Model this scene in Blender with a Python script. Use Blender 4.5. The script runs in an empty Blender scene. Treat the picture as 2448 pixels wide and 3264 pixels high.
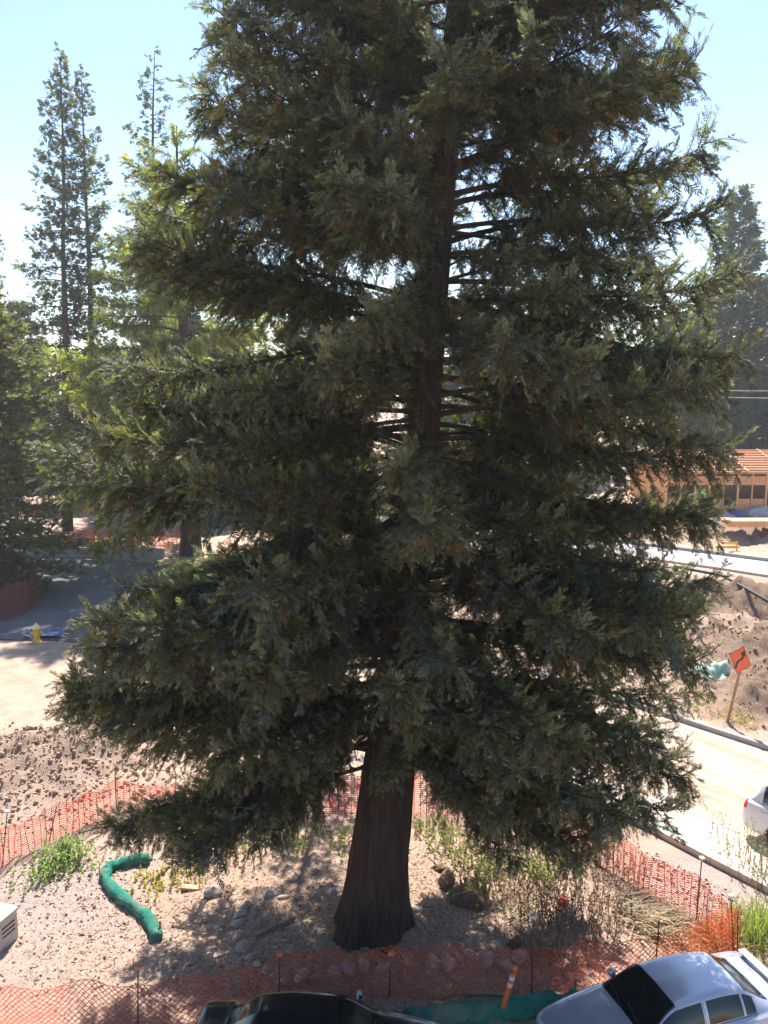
import bpy, math, random
import numpy as np
from mathutils import Vector, Matrix

rng = np.random.default_rng(7)
random.seed(7)
R = math.radians
scene = bpy.context.scene

# ---------------------------------------------------------------- camera, sky, sun, exposure
CAM_H = 12.0
PITCH = 9.0
FPX = 852.0                      # focal length in pixels of a 1024 px high picture
cam_d = bpy.data.cameras.new('camera')
cam = bpy.data.objects.new('camera', cam_d)
scene.collection.objects.link(cam)
cam.location = (0, 0, CAM_H)
cam.rotation_euler = (R(90 - PITCH), 0, 0)
cam_d.sensor_fit = 'VERTICAL'
cam_d.angle_y = 2 * math.atan(512 / FPX)
cam_d.clip_end = 4000
cam_d.clip_start = 0.1
scene.camera = cam

HAZE = 0.00055
SUN_EL, SUN_AZ = 52.0, 3.0       # azimuth to the right of the view direction (+Y)
world = bpy.data.worlds.new('World')
scene.world = world
world.use_nodes = True
wn = world.node_tree.nodes
bg = wn.get('Background') or wn.new('ShaderNodeBackground')
sky = wn.new('ShaderNodeTexSky')
sky.sky_type = 'NISHITA'
sky.sun_disc = False
sky.sun_elevation = R(SUN_EL)
sky.sun_rotation = R(SUN_AZ)
sky.altitude = 50
sky.air_density = 1.0
sky.dust_density = 0.25
sky.ozone_density = 2.4
world.node_tree.links.new(sky.outputs[0], bg.inputs[0])
bg.inputs[1].default_value = 0.077
sun_d = bpy.data.lights.new('sun', 'SUN')
sun_d.energy = 4.2
sun_d.angle = R(0.6)
sun_d.color = (1.0, 0.93, 0.84)
sun = bpy.data.objects.new('sun', sun_d)
scene.collection.objects.link(sun)
sdir = Vector((math.sin(R(SUN_AZ)) * math.cos(R(SUN_EL)), math.cos(R(SUN_AZ)) * math.cos(R(SUN_EL)), math.sin(R(SUN_EL))))
sun.rotation_euler = sdir.to_track_quat('Z', 'Y').to_euler()
sun.location = (0, 30, 60)
vs = scene.view_settings
vs.view_transform = 'Standard'
vs.look = 'None'
vs.exposure = 1.56
vs.gamma = 1.0
scene.render.engine = 'CYCLES'
cy = scene.cycles
cy.use_denoising = True
cy.adaptive_threshold = 0.02
cy.max_bounces = 6
cy.diffuse_bounces = 3
cy.glossy_bounces = 3
cy.transmission_bounces = 4
cy.transparent_max_bounces = 8
cy.caustics_reflective = False
cy.caustics_refractive = False

# ---------------------------------------------------------------- helpers
COL = scene.collection

def tag(o, label=None, cat=None, group=None, kind=None):
    if label: o['label'] = label
    if cat: o['category'] = cat
    if group: o['group'] = group
    if kind: o['kind'] = kind
    return o

def thing(name, label, cat, loc=(0, 0, 0), rotz=0.0, group=None, rot=None):
    o = bpy.data.objects.new(name, None)
    COL.objects.link(o)
    o.empty_display_size = 0.2
    o.location = loc
    o.rotation_euler = rot if rot else (0, 0, rotz)
    return tag(o, label, cat, group)

def link(name, me, parent=None):
    o = bpy.data.objects.new(name, me)
    COL.objects.link(o)
    if parent: o.parent = parent
    return o

def np_mesh(name, V, F, mat=None, smooth=False, col=None, mids=None, mats=None):
    """V (n,3), F (m,k) with k fixed"""
    V = np.asarray(V, dtype=np.float32); F = np.asarray(F, dtype=np.int32)
    me = bpy.data.meshes.new(name)
    n, (m, k) = len(V), F.shape
    me.vertices.add(n); me.vertices.foreach_set('co', V.ravel())
    me.loops.add(m * k); me.loops.foreach_set('vertex_index', F.ravel())
    me.polygons.add(m)
    me.polygons.foreach_set('loop_start', np.arange(0, m * k, k, dtype=np.int32))
    me.polygons.foreach_set('loop_total', np.full(m, k, dtype=np.int32))
    if smooth: me.polygons.foreach_set('use_smooth', np.ones(m, dtype=bool))
    if col is not None:
        a = me.attributes.new('col', 'FLOAT_COLOR', 'POINT')
        c4 = np.ones((n, 4), dtype=np.float32); c4[:, :3] = col
        a.data.foreach_set('color', c4.ravel())
    for mm in (mats or ([mat] if mat else [])): me.materials.append(mm)
    if mids is not None: me.polygons.foreach_set('material_index', np.asarray(mids, dtype=np.int32))
    me.update(calc_edges=True)
    return me

class MB:
    """collects quads/tris; build() links ONE mesh object"""
    def __init__(s): s.v = []; s.f = []; s.sm = []
    def add(s, vs, fs, smooth=False):
        b = len(s.v); s.v += [tuple(p) for p in vs]
        for f in fs: s.f.append([i + b for i in f]); s.sm.append(smooth)
        return s
    def box(s, c, d, M=None):
        x, y, z = (k / 2 for k in d)
        P = [Vector((sx * x, sy * y, sz * z)) for sx in (-1, 1) for sy in (-1, 1) for sz in (-1, 1)]
        if M: P = [M @ p for p in P]
        P = [p + Vector(c) for p in P]
        return s.add(P, [(0, 1, 3, 2), (4, 6, 7, 5), (0, 4, 5, 1), (2, 3, 7, 6), (0, 2, 6, 4), (1, 5, 7, 3)])
    def bar(s, a, b, w, h):
        a, b = Vector(a), Vector(b); d = b - a
        M = d.to_track_quat('X', 'Z').to_matrix()
        return s.box((a + b) / 2, (d.length, w, h), M)
    def tube(s, pts, rad, n=8, cap=True, smooth=True):
        pts = [Vector(p) for p in pts]
        if not hasattr(rad, '__len__'): rad = [rad] * len(pts)
        V = []; F = []
        up = Vector((0, 0, 1))
        prevx = None
        for i, p in enumerate(pts):
            t = (pts[min(i + 1, len(pts) - 1)] - pts[max(i - 1, 0)]).normalized()
            if prevx is None:
                x = t.cross(up)
                if x.length < 1e-3: x = t.cross(Vector((0, 1, 0)))
            else: x = prevx - t * prevx.dot(t)
            x.normalize(); prevx = x; y = t.cross(x)
            for k in range(n):
                a = 2 * math.pi * k / n
                V.append(p + (x * math.cos(a) + y * math.sin(a)) * rad[i])
        for i in range(len(pts) - 1):
            for k in range(n):
                F.append((i * n + k, i * n + (k + 1) % n, (i + 1) * n + (k + 1) % n, (i + 1) * n + k))
        s.add(V, F, smooth)
        if cap:
            b = len(s.v) - len(V)
            s.f.append([b + k for k in range(n)][::-1]); s.sm.append(False)
            s.f.append([b + (len(pts) - 1) * n + k for k in range(n)]); s.sm.append(False)
        return s
    def lathe(s, prof, n=16, c=(0, 0, 0), smooth=True):
        V = []; F = []
        for r, z in prof:
            for k in range(n):
                a = 2 * math.pi * k / n
                V.append((c[0] + r * math.cos(a), c[1] + r * math.sin(a), c[2] + z))
        for i in range(len(prof) - 1):
            for k in range(n):
                F.append((i * n + k, i * n + (k + 1) % n, (i + 1) * n + (k + 1) % n, (i + 1) * n + k))
        return s.add(V, F, smooth)
    def mesh(s, name, mat):
        me = bpy.data.meshes.new(name)
        me.from_pydata([tuple(p) for p in s.v], [], s.f)
        me.polygons.foreach_set('use_smooth', s.sm)
        me.materials.append(mat); me.update()
        return me
    def build(s, name, mat, parent=None, bevel=0):
        o = link(name, s.mesh(name, mat), parent)
        if bevel:
            m = o.modifiers.new('bevel', 'BEVEL'); m.width = bevel; m.segments = 2; m.limit_method = 'ANGLE'
        return o

def _h(ix, iy, seed):
    h = (ix.astype(np.int64) * 374761393 + iy.astype(np.int64) * 668265263 + seed * 1442695041) & 0xFFFFFFFF
    h = ((h ^ (h >> 13)) * 1274126177) & 0xFFFFFFFF
    return ((h ^ (h >> 16)) & 0xFFFFFF) / float(0xFFFFFF)
def vnoise(x, y, seed=0):
    x = np.asarray(x, float); y = np.asarray(y, float)
    ix = np.floor(x); iy = np.floor(y); fx = x - ix; fy = y - iy
    fx = fx * fx * (3 - 2 * fx); fy = fy * fy * (3 - 2 * fy)
    a = _h(ix, iy, seed); b = _h(ix + 1, iy, seed); c = _h(ix, iy + 1, seed); d = _h(ix + 1, iy + 1, seed)
    return (a * (1 - fx) + b * fx) * (1 - fy) + (c * (1 - fx) + d * fx) * fy - 0.5
def fbm(x, y, seed=0, o=4):
    r = 0; a = 1.0
    for i in range(o):
        r = r + a * vnoise(x, y, seed + i * 17); x = x * 2.03 + 5.1; y = y * 2.03 + 1.7; a *= 0.5
    return r

# pixel (2448 x 3264 photo) -> direction -> point on the ground
_cp, _sp = math.cos(R(PITCH)), math.sin(R(PITCH))
def ray(sx, sy):
    xr = (sx / 3.1875 - 384) / FPX; yu = (512 - sy / 3.1875) / FPX
    return Vector((xr, _cp + yu * _sp, -_sp + yu * _cp))
def G0(sx, sy, z=0.0):
    d = ray(sx, sy); t = (z - CAM_H) / d.z
    return Vector((d.x * t, d.y * t, z))
def at_y(sx, sy, y):
    d = ray(sx, sy); t = y / d.y
    return Vector((d.x * t, y, CAM_H + d.z * t))

# ---------------------------------------------------------------- terrain
TREE = G0(1182, 3000)
def poly_pts(L): return np.array([[*G0(*p)[:2]] for p in L])
ROAD_N = poly_pts([(2900, 2880), (2376, 2668), (2183, 2587), (2038, 2542), (1500, 2360), (1000, 2180), (600, 2080), (200, 2040), (-500, 2030)])
ROAD_F = poly_pts([(2900, 2540), (2448, 2393), (2256, 2330), (1500, 2085), (1000, 1900), (600, 1805), (300, 1776), (-500, 1768)])
FAR_N = poly_pts([(3000, 1908), (2448, 1836), (2270, 1808), (1700, 1732), (1225, 1665), (700, 1600)])
FAR_F = poly_pts([(3000, 1856), (2448, 1790), (2282, 1768), (1700, 1697), (1225, 1637), (700, 1580)])
WALK_O = poly_pts([(2900, 3070), (2418, 2828), (1978, 2596), (1500, 2400)])     # outer edge of the pavement

def inside(poly, x, y):
    x = np.asarray(x); y = np.asarray(y); r = np.zeros(x.shape, bool)
    n = len(poly)
    for i in range(n):
        x1, y1 = poly[i]; x2, y2 = poly[(i + 1) % n]
        c = ((y1 > y) != (y2 > y)) & (x < (x2 - x1) * (y - y1) / (y2 - y1 + 1e-12) + x1)
        r ^= c
    return r
def seg_dist(poly, x, y, closed=True):
    d = np.full(np.shape(x), 1e9)
    n = len(poly)
    for i in range(n if closed else n - 1):
        a = poly[i]; b = poly[(i + 1) % n]; ab = b - a
        t = np.clip(((x - a[0]) * ab[0] + (y - a[1]) * ab[1]) / (ab @ ab + 1e-12), 0, 1)
        d = np.minimum(d, np.hypot(x - a[0] - t * ab[0], y - a[1] - t * ab[1]))
    return d
ROAD_P = np.vstack([ROAD_N, ROAD_F[::-1]])
WALK_P = np.vstack([WALK_O[:4], ROAD_N[:5][::-1]])
FAR_P = np.vstack([FAR_N, FAR_F[::-1]])
PAVE = [ROAD_P, WALK_P, FAR_P]
def pave_mask(x, y):                # 1 on paving, fading to 0 within 0.6 m
    m = np.zeros(np.shape(x))
    for p in PAVE:
        d = seg_dist(p, x, y); d = np.where(inside(p, x, y), 0, d)
        m = np.maximum(m, np.clip(1 - (d - 0.25) / 0.6, 0, 1))
    return m
def gauss(x, y, c, rx, ry, a=0):
    dx = x - c[0]; dy = y - c[1]; ca, sa = math.cos(a), math.sin(a)
    u = (dx * ca + dy * sa) / rx; v = (-dx * sa + dy * ca) / ry
    return np.exp(-(u * u + v * v))
_b1 = G0(30, 2480); _b2 = G0(250, 2420)
_m1 = G0(2430, 2080); _m2 = G0(2400, 1900); _m3 = G0(2470, 2230); _m4 = G0(2230, 1905); _m5 = G0(2440, 1700)
_tr = poly_pts([(2180, 1880), (2330, 1925), (2560, 1995)])
def zones(x, y):
    r = np.hypot(x - TREE.x, y - TREE.y)
    mulch = np.clip(1.25 - r / 7.5 + 0.5 * fbm(x * .5, y * .5, 3), 0, 1) * (y < 24)
    bank = np.clip(gauss(x, y, _b1, 3.6, 2.4) + .8 * gauss(x, y, _b2, 3, 1.6), 0, 1)
    spoil = np.clip(gauss(x, y, _m1, 4.0, 4.5) + gauss(x, y, _m2, 5, 4) + gauss(x, y, _m3, 3.0, 2.5) + gauss(x, y, _m4, 4, 2.5) + gauss(x, y, _m5, 10, 5), 0, 1)
    grey = np.clip(1.5 * gauss(x, y, G0(150, 2880), 2.2, 2.2) + 1.3 * gauss(x, y, G0(2330, 2800), 2.2, 1.6) + fbm(x * .9, y * .9, 9) * .6, 0, 1) * (y < 24)
    return mulch, bank, spoil, grey
def gh(x, y):
    x = np.asarray(x, float); y = np.asarray(y, float)
    mulch, bank, spoil, grey = zones(x, y)
    r = np.hypot(x - TREE.x, y - TREE.y)
    z = 0.38 * np.exp(-(r / 2.3) ** 2) + 0.10 * fbm(x * .35, y * .35, 1)
    z = z + 0.75 * gauss(x, y, _b1, 3.2, 1.9) + .55 * gauss(x, y, _b2, 2.2, 1.0)
    lump = fbm(x * .8, y * .8, 21, 4)
    z = z + 1.0 * gauss(x, y, _m1, 3.0, 2.6) + .35 * gauss(x, y, _m2, 4.6, 2.6) + .5 * gauss(x, y, _m3, 1.6, 1.3) + .3 * gauss(x, y, _m4, 3.0, 1.8) + .8 * gauss(x, y, _m5, 9, 3)
    z = z + spoil * .95 * lump + bank * .4 * lump - spoil * .38 * np.abs(fbm(x * 1.5, y * 1.5, 71, 4))
    z = z + (0.035 + .12 * bank + .22 * spoil + 0.02 * grey) * fbm(x * 4.1, y * 4.1, 33, 3) + (.02 + .05 * bank + .05 * spoil) * fbm(x * 11, y * 11, 39, 2)
    td = seg_dist(_tr, x, y, False)
    z = z - 1.1 * np.clip(1 - td / 1.0, 0, 1) * (x > 9)
    far = np.clip((y - 75) / 60, 0, 1)
    z = z + far * 2.0
    pm = pave_mask(x, y)
    return z * (1 - pm) - 0.06 * pm
def gz(x, y): return float(gh(np.array([x]), np.array([y]))[0])
def S(sx, sy, dz=0.0):
    p = G0(sx, sy)
    for i in range(6): p = G0(sx, sy, gz(p.x, p.y))
    return Vector((p.x, p.y, p.z + dz))

# ---------------------------------------------------------------- materials
def new_mat(name):
    m = bpy.data.materials.new(name); m.use_nodes = True
    nt = m.node_tree; b = nt.nodes.get('Principled BSDF')
    return m, nt, b
def nd(nt, t, **kw):
    n = nt.nodes.new(t)
    for k, v in kw.items():
        if isinstance(k, str) and hasattr(n, k): setattr(n, k, v)
    return n
def noise_node(nt, scale, detail=5, rough=.6, vec=None, dist=0):
    n = nt.nodes.new('ShaderNodeTexNoise')
    n.inputs['Scale'].default_value = scale; n.inputs['Detail'].default_value = detail
    n.inputs['Roughness'].default_value = rough; n.inputs['Distortion'].default_value = dist
    if vec is not None: nt.links.new(vec, n.inputs['Vector'])
    return n
def ramp(nt, fac, stops):
    r = nt.nodes.new('ShaderNodeValToRGB')
    cr = r.color_ramp
    while len(cr.elements) < len(stops): cr.elements.new(0.5)
    for e, (p, c) in zip(cr.elements, stops): e.position = p; e.color = (*c, 1)
    nt.links.new(fac, r.inputs[0])
    return r
def mix(nt, fac, a, b, mode='MIX'):
    m = nt.nodes.new('ShaderNodeMix'); m.data_type = 'RGBA'; m.blend_type = mode
    for sock, v in ((m.inputs[0], fac), (m.inputs[6], a), (m.inputs[7], b)):
        if hasattr(v, 'links') or hasattr(v, 'is_linked'): nt.links.new(v, sock)
        elif isinstance(v, (int, float)): sock.default_value = v
        else: sock.default_value = (*v, 1)
    return m.outputs[2]
def bump(nt, b, h, strength=.5, dist=.02):
    n = nt.nodes.new('ShaderNodeBump'); n.inputs['Strength'].default_value = strength; n.inputs['Distance'].default_value = dist
    nt.links.new(h, n.inputs['Height']); nt.links.new(n.outputs[0], b.inputs['Normal'])
def simple(name, col, rough=.6, var=.25, scale=6, metal=0, spec=.5, bmp=0, coords='Object'):
    m, nt, b = new_mat(name)
    tc = nt.nodes.new('ShaderNodeTexCoord')
    n = noise_node(nt, scale, 6, .65, tc.outputs[coords])
    lo = tuple(c * (1 - var) for c in col); hi = tuple(min(1, c * (1 + var)) for c in col)
    r = ramp(nt, n.outputs[0], [(.3, lo), (.7, hi)])
    nt.links.new(r.outputs[0], b.inputs['Base Color'])
    b.inputs['Roughness'].default_value = rough; b.inputs['Metallic'].default_value = metal
    b.inputs['Specular IOR Level'].default_value = spec
    if bmp:
        n2 = noise_node(nt, scale * 6, 6, .7, tc.outputs[coords]); bump(nt, b, n2.outputs[0], bmp, .02)
    return m
def leaf_mat(name, trans=.35, rough=.5, spec=.35, tcol=1.6):
    m, nt, b = new_mat(name)
    at = nt.nodes.new('ShaderNodeAttribute'); at.attribute_name = 'col'
    nt.links.new(at.outputs['Color'], b.inputs['Base Color'])
    b.inputs['Roughness'].default_value = rough; b.inputs['Specular IOR Level'].default_value = spec
    tr = nt.nodes.new('ShaderNodeBsdfTranslucent')
    c2 = mix(nt, 1.0, at.outputs['Color'], (tcol * 1.05, tcol * 1.25, tcol * .45), 'MULTIPLY')
    nt.links.new(c2, tr.inputs[0])
    ms = nt.nodes.new('ShaderNodeMixShader'); ms.inputs[0].default_value = trans
    nt.links.new(b.outputs[0], ms.inputs[1]); nt.links.new(tr.outputs[0], ms.inputs[2])
    nt.links.new(ms.outputs[0], nt.nodes['Material Output'].inputs[0])
    return m
M_leaf = leaf_mat('redwood_needles', .36, .58, .3, 1.7)
M_leaf_sun = leaf_mat('sun_tinted_needles', .6, .5, .35, 2.0)  # needles of the second redwood, sunlight put into their colour
M_leaf_bg = leaf_mat('conifer_needles', .42, .6, .15, 1.8)
M_weed = leaf_mat('weed_leaves', .4, .6, .3)
M_dry = leaf_mat('dry_stalks', .15, .8, .2, 1.0)

def bark_mat(name, c0, c1, sc=1.0):
    m, nt, b = new_mat(name)
    tc = nt.nodes.new('ShaderNodeTexCoord')
    mp = nt.nodes.new('ShaderNodeMapping'); mp.inputs['Scale'].default_value = (7 * sc, 7 * sc, .55 * sc)
    nt.links.new(tc.outputs['Object'], mp.inputs[0])
    n = noise_node(nt, 1.6, 8, .7, mp.outputs[0], .4)
    r = ramp(nt, n.outputs[0], [(.3, c0), (.55, c1), (.8, tuple(min(1, c * 1.7) for c in c1))])
    big = noise_node(nt, .9, 4, .6, tc.outputs['Object'])
    pc = ramp(nt, big.outputs[0], [(.35, (1.15, .92, .82)), (.65, (.85, .98, 1.02))]).outputs[0]
    nt.links.new(mix(nt, 1.0, r.outputs[0], pc, 'MULTIPLY'), b.inputs['Base Color']); b.inputs['Roughness'].default_value = .9
    b.inputs['Specular IOR Level'].default_value = .2
    bump(nt, b, n.outputs[0], 1.0, .08)
    return m
M_bark = bark_mat('redwood_bark', (.024, .018, .016), (.070, .050, .042))
M_limb = simple('limb_bark', (.050, .036, .028), .9, .3, 12)
M_bark_bg = bark_mat('conifer_bark', (.045, .033, .028), (.11, .08, .065))

def ground_mat():
    m, nt, b = new_mat('dirt_ground')
    at = nt.nodes.new('ShaderNodeAttribute'); at.attribute_name = 'col'
    sep = nt.nodes.new('ShaderNodeSeparateColor'); nt.links.new(at.outputs['Color'], sep.inputs[0])
    tc = nt.nodes.new('ShaderNodeTexCoord'); P = tc.outputs['Object']
    n1 = noise_node(nt, 1.3, 8, .65, P); n2 = noise_node(nt, 14, 6, .75, P); n3 = noise_node(nt, 45, 4, .7, P)
    dirt = ramp(nt, n1.outputs[0], [(.3, (.46, .315, .235)), (.55, (.57, .415, .32)), (.75, (.66, .51, .41))]).outputs[0]
    mul = ramp(nt, n2.outputs[0], [(.3, (.30, .185, .14)), (.5, (.53, .36, .275)), (.72, (.67, .50, .40))]).outputs[0]
    spoil = ramp(nt, n2.outputs[0], [(.3, (.15, .10, .07)), (.55, (.255, .175, .125)), (.8, (.37, .275, .20))]).outputs[0]
    grey = ramp(nt, n2.outputs[0], [(.3, (.35, .265, .235)), (.55, (.49, .39, .35)), (.8, (.60, .49, .45))]).outputs[0]
    c = mix(nt, sep.outputs[0], dirt, mul)
    c = mix(nt, sep.outputs[1], c, spoil)
    c = mix(nt, sep.outputs[2], c, grey)
    sp = ramp(nt, n3.outputs[0], [(.35, (.62, .60, .58)), (.6, (1.12, 1.12, 1.12))]).outputs[0]
    c = mix(nt, 1.0, c, sp, 'MULTIPLY')
    nt.links.new(c, b.inputs['Base Color']); b.inputs['Roughness'].default_value = .95; b.inputs['Specular IOR Level'].default_value = .15
    ad = nt.nodes.new('ShaderNodeMath'); ad.operation = 'ADD'
    nt.links.new(n2.outputs[0], ad.inputs[0]); nt.links.new(n3.outputs[0], ad.inputs[1])
    bump(nt, b, ad.outputs[0], .8, .05)
    return m
M_ground = ground_mat()

def road_mat(name, a, bcol, stretch_dir, dusty=True):
    m, nt, b = new_mat(name)
    tc = nt.nodes.new('ShaderNodeTexCoord')
    mp = nt.nodes.new('ShaderNodeMapping'); mp.inputs['Rotation'].default_value = (0, 0, stretch_dir)
    mp2 = nt.nodes.new('ShaderNodeMapping'); mp2.inputs['Scale'].default_value = (.14, 1.7, 1)
    nt.links.new(tc.outputs['Object'], mp.inputs[0]); nt.links.new(mp.outputs[0], mp2.inputs[0])
    n1 = noise_node(nt, 1.6, 7, .65, mp2.outputs[0], .6); n2 = noise_node(nt, .5, 6, .6, tc.outputs['Object']); n3 = noise_node(nt, 30, 5, .7, tc.outputs['Object'])
    c = ramp(nt, n1.outputs[0], [(.36, a), (.5, tuple((x + y) / 2 for x, y in zip(a, bcol))), (.62, bcol)]).outputs[0]
    c2 = ramp(nt, n2.outputs[0], [(.35, tuple(x * .8 for x in a)), (.65, bcol)]).outputs[0]
    c = mix(nt, .4, c, c2)
    sp = ramp(nt, n3.outputs[0], [(.35, (.82, .81, .8)), (.6, (1.06, 1.06, 1.06))]).outputs[0]
    c = mix(nt, 1.0, c, sp, 'MULTIPLY')
    nt.links.new(c, b.inputs['Base Color']); b.inputs['Roughness'].default_value = .9; b.inputs['Specular IOR Level'].default_value = .2
    bump(nt, b, n3.outputs[0], .3, .01)
    return m
M_road = road_mat('dusty_road', (.36, .25, .185), (.58, .455, .365), R(52))
M_farroad = road_mat('pale_road', (.46, .42, .42), (.56, .52, .52), R(-20))
M_asphalt = road_mat('asphalt', (.165, .16, .165), (.225, .215, .21), R(-5))
M_conc = simple('concrete', (.56, .48, .40), .85, .14, 3, bmp=.25)
M_conc2 = simple('grey_concrete', (.34, .32, .30), .9, .2, 3, bmp=.25)

# ---------------------------------------------------------------- ground sheet
def axis(parts):
    out = []
    for a, b_, st in parts: out.append(np.arange(a, b_, st))
    return np.concatenate(out)
gx = np.concatenate([-np.geomspace(17, 900, 34)[::-1], axis([(-16.8, 17.5, .14)]), axis([(17.5, 32, .2)]), np.geomspace(32.2, 900, 34)])
gy = np.concatenate([[-60, -30, -10, 0, 4, 7], axis([(9, 34, .14), (34, 60, .25), (60, 82, .9)]), np.geomspace(83, 1600, 26)])
XX, YY = np.meshgrid(gx, gy)
ZZ = gh(XX, YY)
mulch, bank, spoil, grey = zones(XX, YY)
nx, ny = len(gx), len(gy)
idx = np.arange(nx * ny).reshape(ny, nx)
F = np.stack([idx[:-1, :-1], idx[:-1, 1:], idx[1:, 1:], idx[1:, :-1]], -1).reshape(-1, 4)
cols = np.stack([mulch, np.maximum(bank * .45, spoil), grey], -1).reshape(-1, 3)
ground = link('ground', np_mesh('ground', np.stack([XX, YY, ZZ], -1).reshape(-1, 3), F, M_ground, True, cols))
tag(ground, kind='structure')

def strip(name, A, B, z, mat, n=60, thick=.0, crown=0):
    """flat sheet between two edge polylines"""
    def rs(P):
        d = np.concatenate([[0], np.cumsum(np.hypot(*np.diff(P, axis=0).T))]); t = np.linspace(0, d[-1], n)
        return np.stack([np.interp(t, d, P[:, 0]), np.interp(t, d, P[:, 1])], 1)
    A, B = rs(A), rs(B); m = MB()
    V = []
    for a, b_ in zip(A, B):
        for k in range(5):
            q = a + (b_ - a) * k / 4; V.append((q[0], q[1], z + crown * (1 - (k / 2 - 1) ** 2)))
    Fs = [(i * 5 + k, (i + 1) * 5 + k, (i + 1) * 5 + k + 1, i * 5 + k + 1) for i in range(n - 1) for k in range(4)]
    m.add(V, Fs, True)
    return m.build(name, mat)
road = strip('road', ROAD_N[:6], ROAD_F[:5], 0.0, M_road, 60, 0, .03)
tag(road, kind='structure')
road2 = strip('road', ROAD_N[5:], ROAD_F[4:], 0.0, M_asphalt, 40, 0, .03)
tag(road2, kind='structure')
farroad = strip('road', FAR_N, FAR_F, 0.0, M_farroad, 60, 0, .02)
tag(farroad, kind='structure')

def kerb(name, P, w, z0, z1, mat, side=1, n=50):
    d = np.concatenate([[0], np.cumsum(np.hypot(*np.diff(P, axis=0).T))]); t = np.linspace(0, d[-1], n)
    Q = np.stack([np.interp(t, d, P[:, 0]), np.interp(t, d, P[:, 1])], 1)
    T = np.gradient(Q, axis=0); T /= np.hypot(*T.T)[:, None]; N = np.stack([-T[:, 1], T[:, 0]], 1) * side
    V = []
    for q, nn in zip(Q, N):
        a = q; b_ = q + nn * w
        V += [(a[0], a[1], z0), (a[0], a[1], z1 - .02), (a[0] + nn[0] * .02, a[1] + nn[1] * .02, z1), (b_[0], b_[1], z1), (b_[0], b_[1], z0)]
    Fs = [(i * 5 + k, (i + 1) * 5 + k, (i + 1) * 5 + k + 1, i * 5 + k + 1) for i in range(n - 1) for k in range(4)]
    return MB().add(V, Fs).build(name, mat)
# pavement slabs: each cast bay is a piece
walk = bpy.data.objects.new('pavement', None); COL.objects.link(walk); tag(walk, kind='structure')
def resample(P, step):
    d = np.concatenate([[0], np.cumsum(np.hypot(*np.diff(P, axis=0).T))]); n = max(2, int(d[-1] / step)); t = np.linspace(0, d[-1], n)
    return np.stack([np.interp(t, d, P[:, 0]), np.interp(t, d, P[:, 1])], 1)
KA = ROAD_N[:5]
WB = resample(KA, 1.5); WO = []
for q in WB:
    best = None
    PO = resample(WALK_O, .1); k = np.argmin(np.hypot(*(PO - q).T)); WO.append(PO[k])
WO = np.array(WO)
for i in range(len(WB) - 1):
    g = .012
    a, b_, c, d = WB[i], WB[i + 1], WO[i + 1], WO[i]
    u = (b_ - a) / np.hypot(*(b_ - a)) * g
    inn = lambda p, o: p + (o - p) / np.hypot(*(o - p)) * .17
    a2, b2 = inn(a, d) + u, inn(b_, c) - u
    c2, d2 = c - u, d + u
    zt = .115
    V = [(p[0], p[1], -.05) for p in (a2, b2, c2, d2)] + [(p[0], p[1], zt) for p in (a2, b2, c2, d2)]
    MB().add(V, [(4, 5, 6, 7), (0, 1, 5, 4), (1, 2, 6, 5), (2, 3, 7, 6), (3, 0, 4, 7)]).build('paving_slab', M_conc, walk)
k1 = kerb('kerb', KA, .16, -.05, .13, M_conc, 1); tag(k1, kind='structure')
k2 = kerb('kerb', ROAD_F[:5], .18, -.05, .17, M_conc2, -1); tag(k2, kind='structure')
k3 = kerb('kerb', FAR_F, .25, -.05, .22, M_conc2, -1); tag(k3, kind='structure')
k4 = kerb('kerb', FAR_N, .15, -.05, .10, M_conc, 1); tag(k4, kind='structure')

# ---------------------------------------------------------------- foliage engine
def spray_template(n_pairs=6, wid=.016, lenl=.36, curve=.15, seed=0, droop=0):
    """feather-like twig of length 1 along +X, in the XY plane, up +Z. returns verts (k,4,3) quads"""
    r = np.random.default_rng(seed); Q = []
    def leaf(p, d, L, w):
        d = d / np.linalg.norm(d); s = np.cross([0, 0, 1], d); s /= np.linalg.norm(s) + 1e-9
        q = np.array([p, p + d * L * .45 + s * w + [0, 0, .01], p + d * L - [0, 0, .05 * L], p + d * L * .45 - s * w + [0, 0, .01]])
        Q.append(q)
    for i in range(n_pairs):
        t = (i + .35) / n_pairs
        p = np.array([t * .86, r.normal(0, .01), curve * t * t])
        for sg in (-1, 1):
            ang = R(52 - 22 * t + r.normal(0, 8)) * sg
            L = lenl * (0.55 + .75 * math.sin(math.pi * min(1, t * .8 + .22))) * r.uniform(.8, 1.15)
            leaf(p, np.array([math.cos(ang), math.sin(ang), r.normal(.12, .15) - droop]), L, wid * 2.0)
    leaf(np.array([.0, 0, 0]), np.array([1, 0, curve * .7]), .95, wid * 1.3)
    leaf(np.array([.72, 0, curve * .5]), np.array([1, 0, curve]), .34, wid * 2)
    return np.array(Q)

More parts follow.
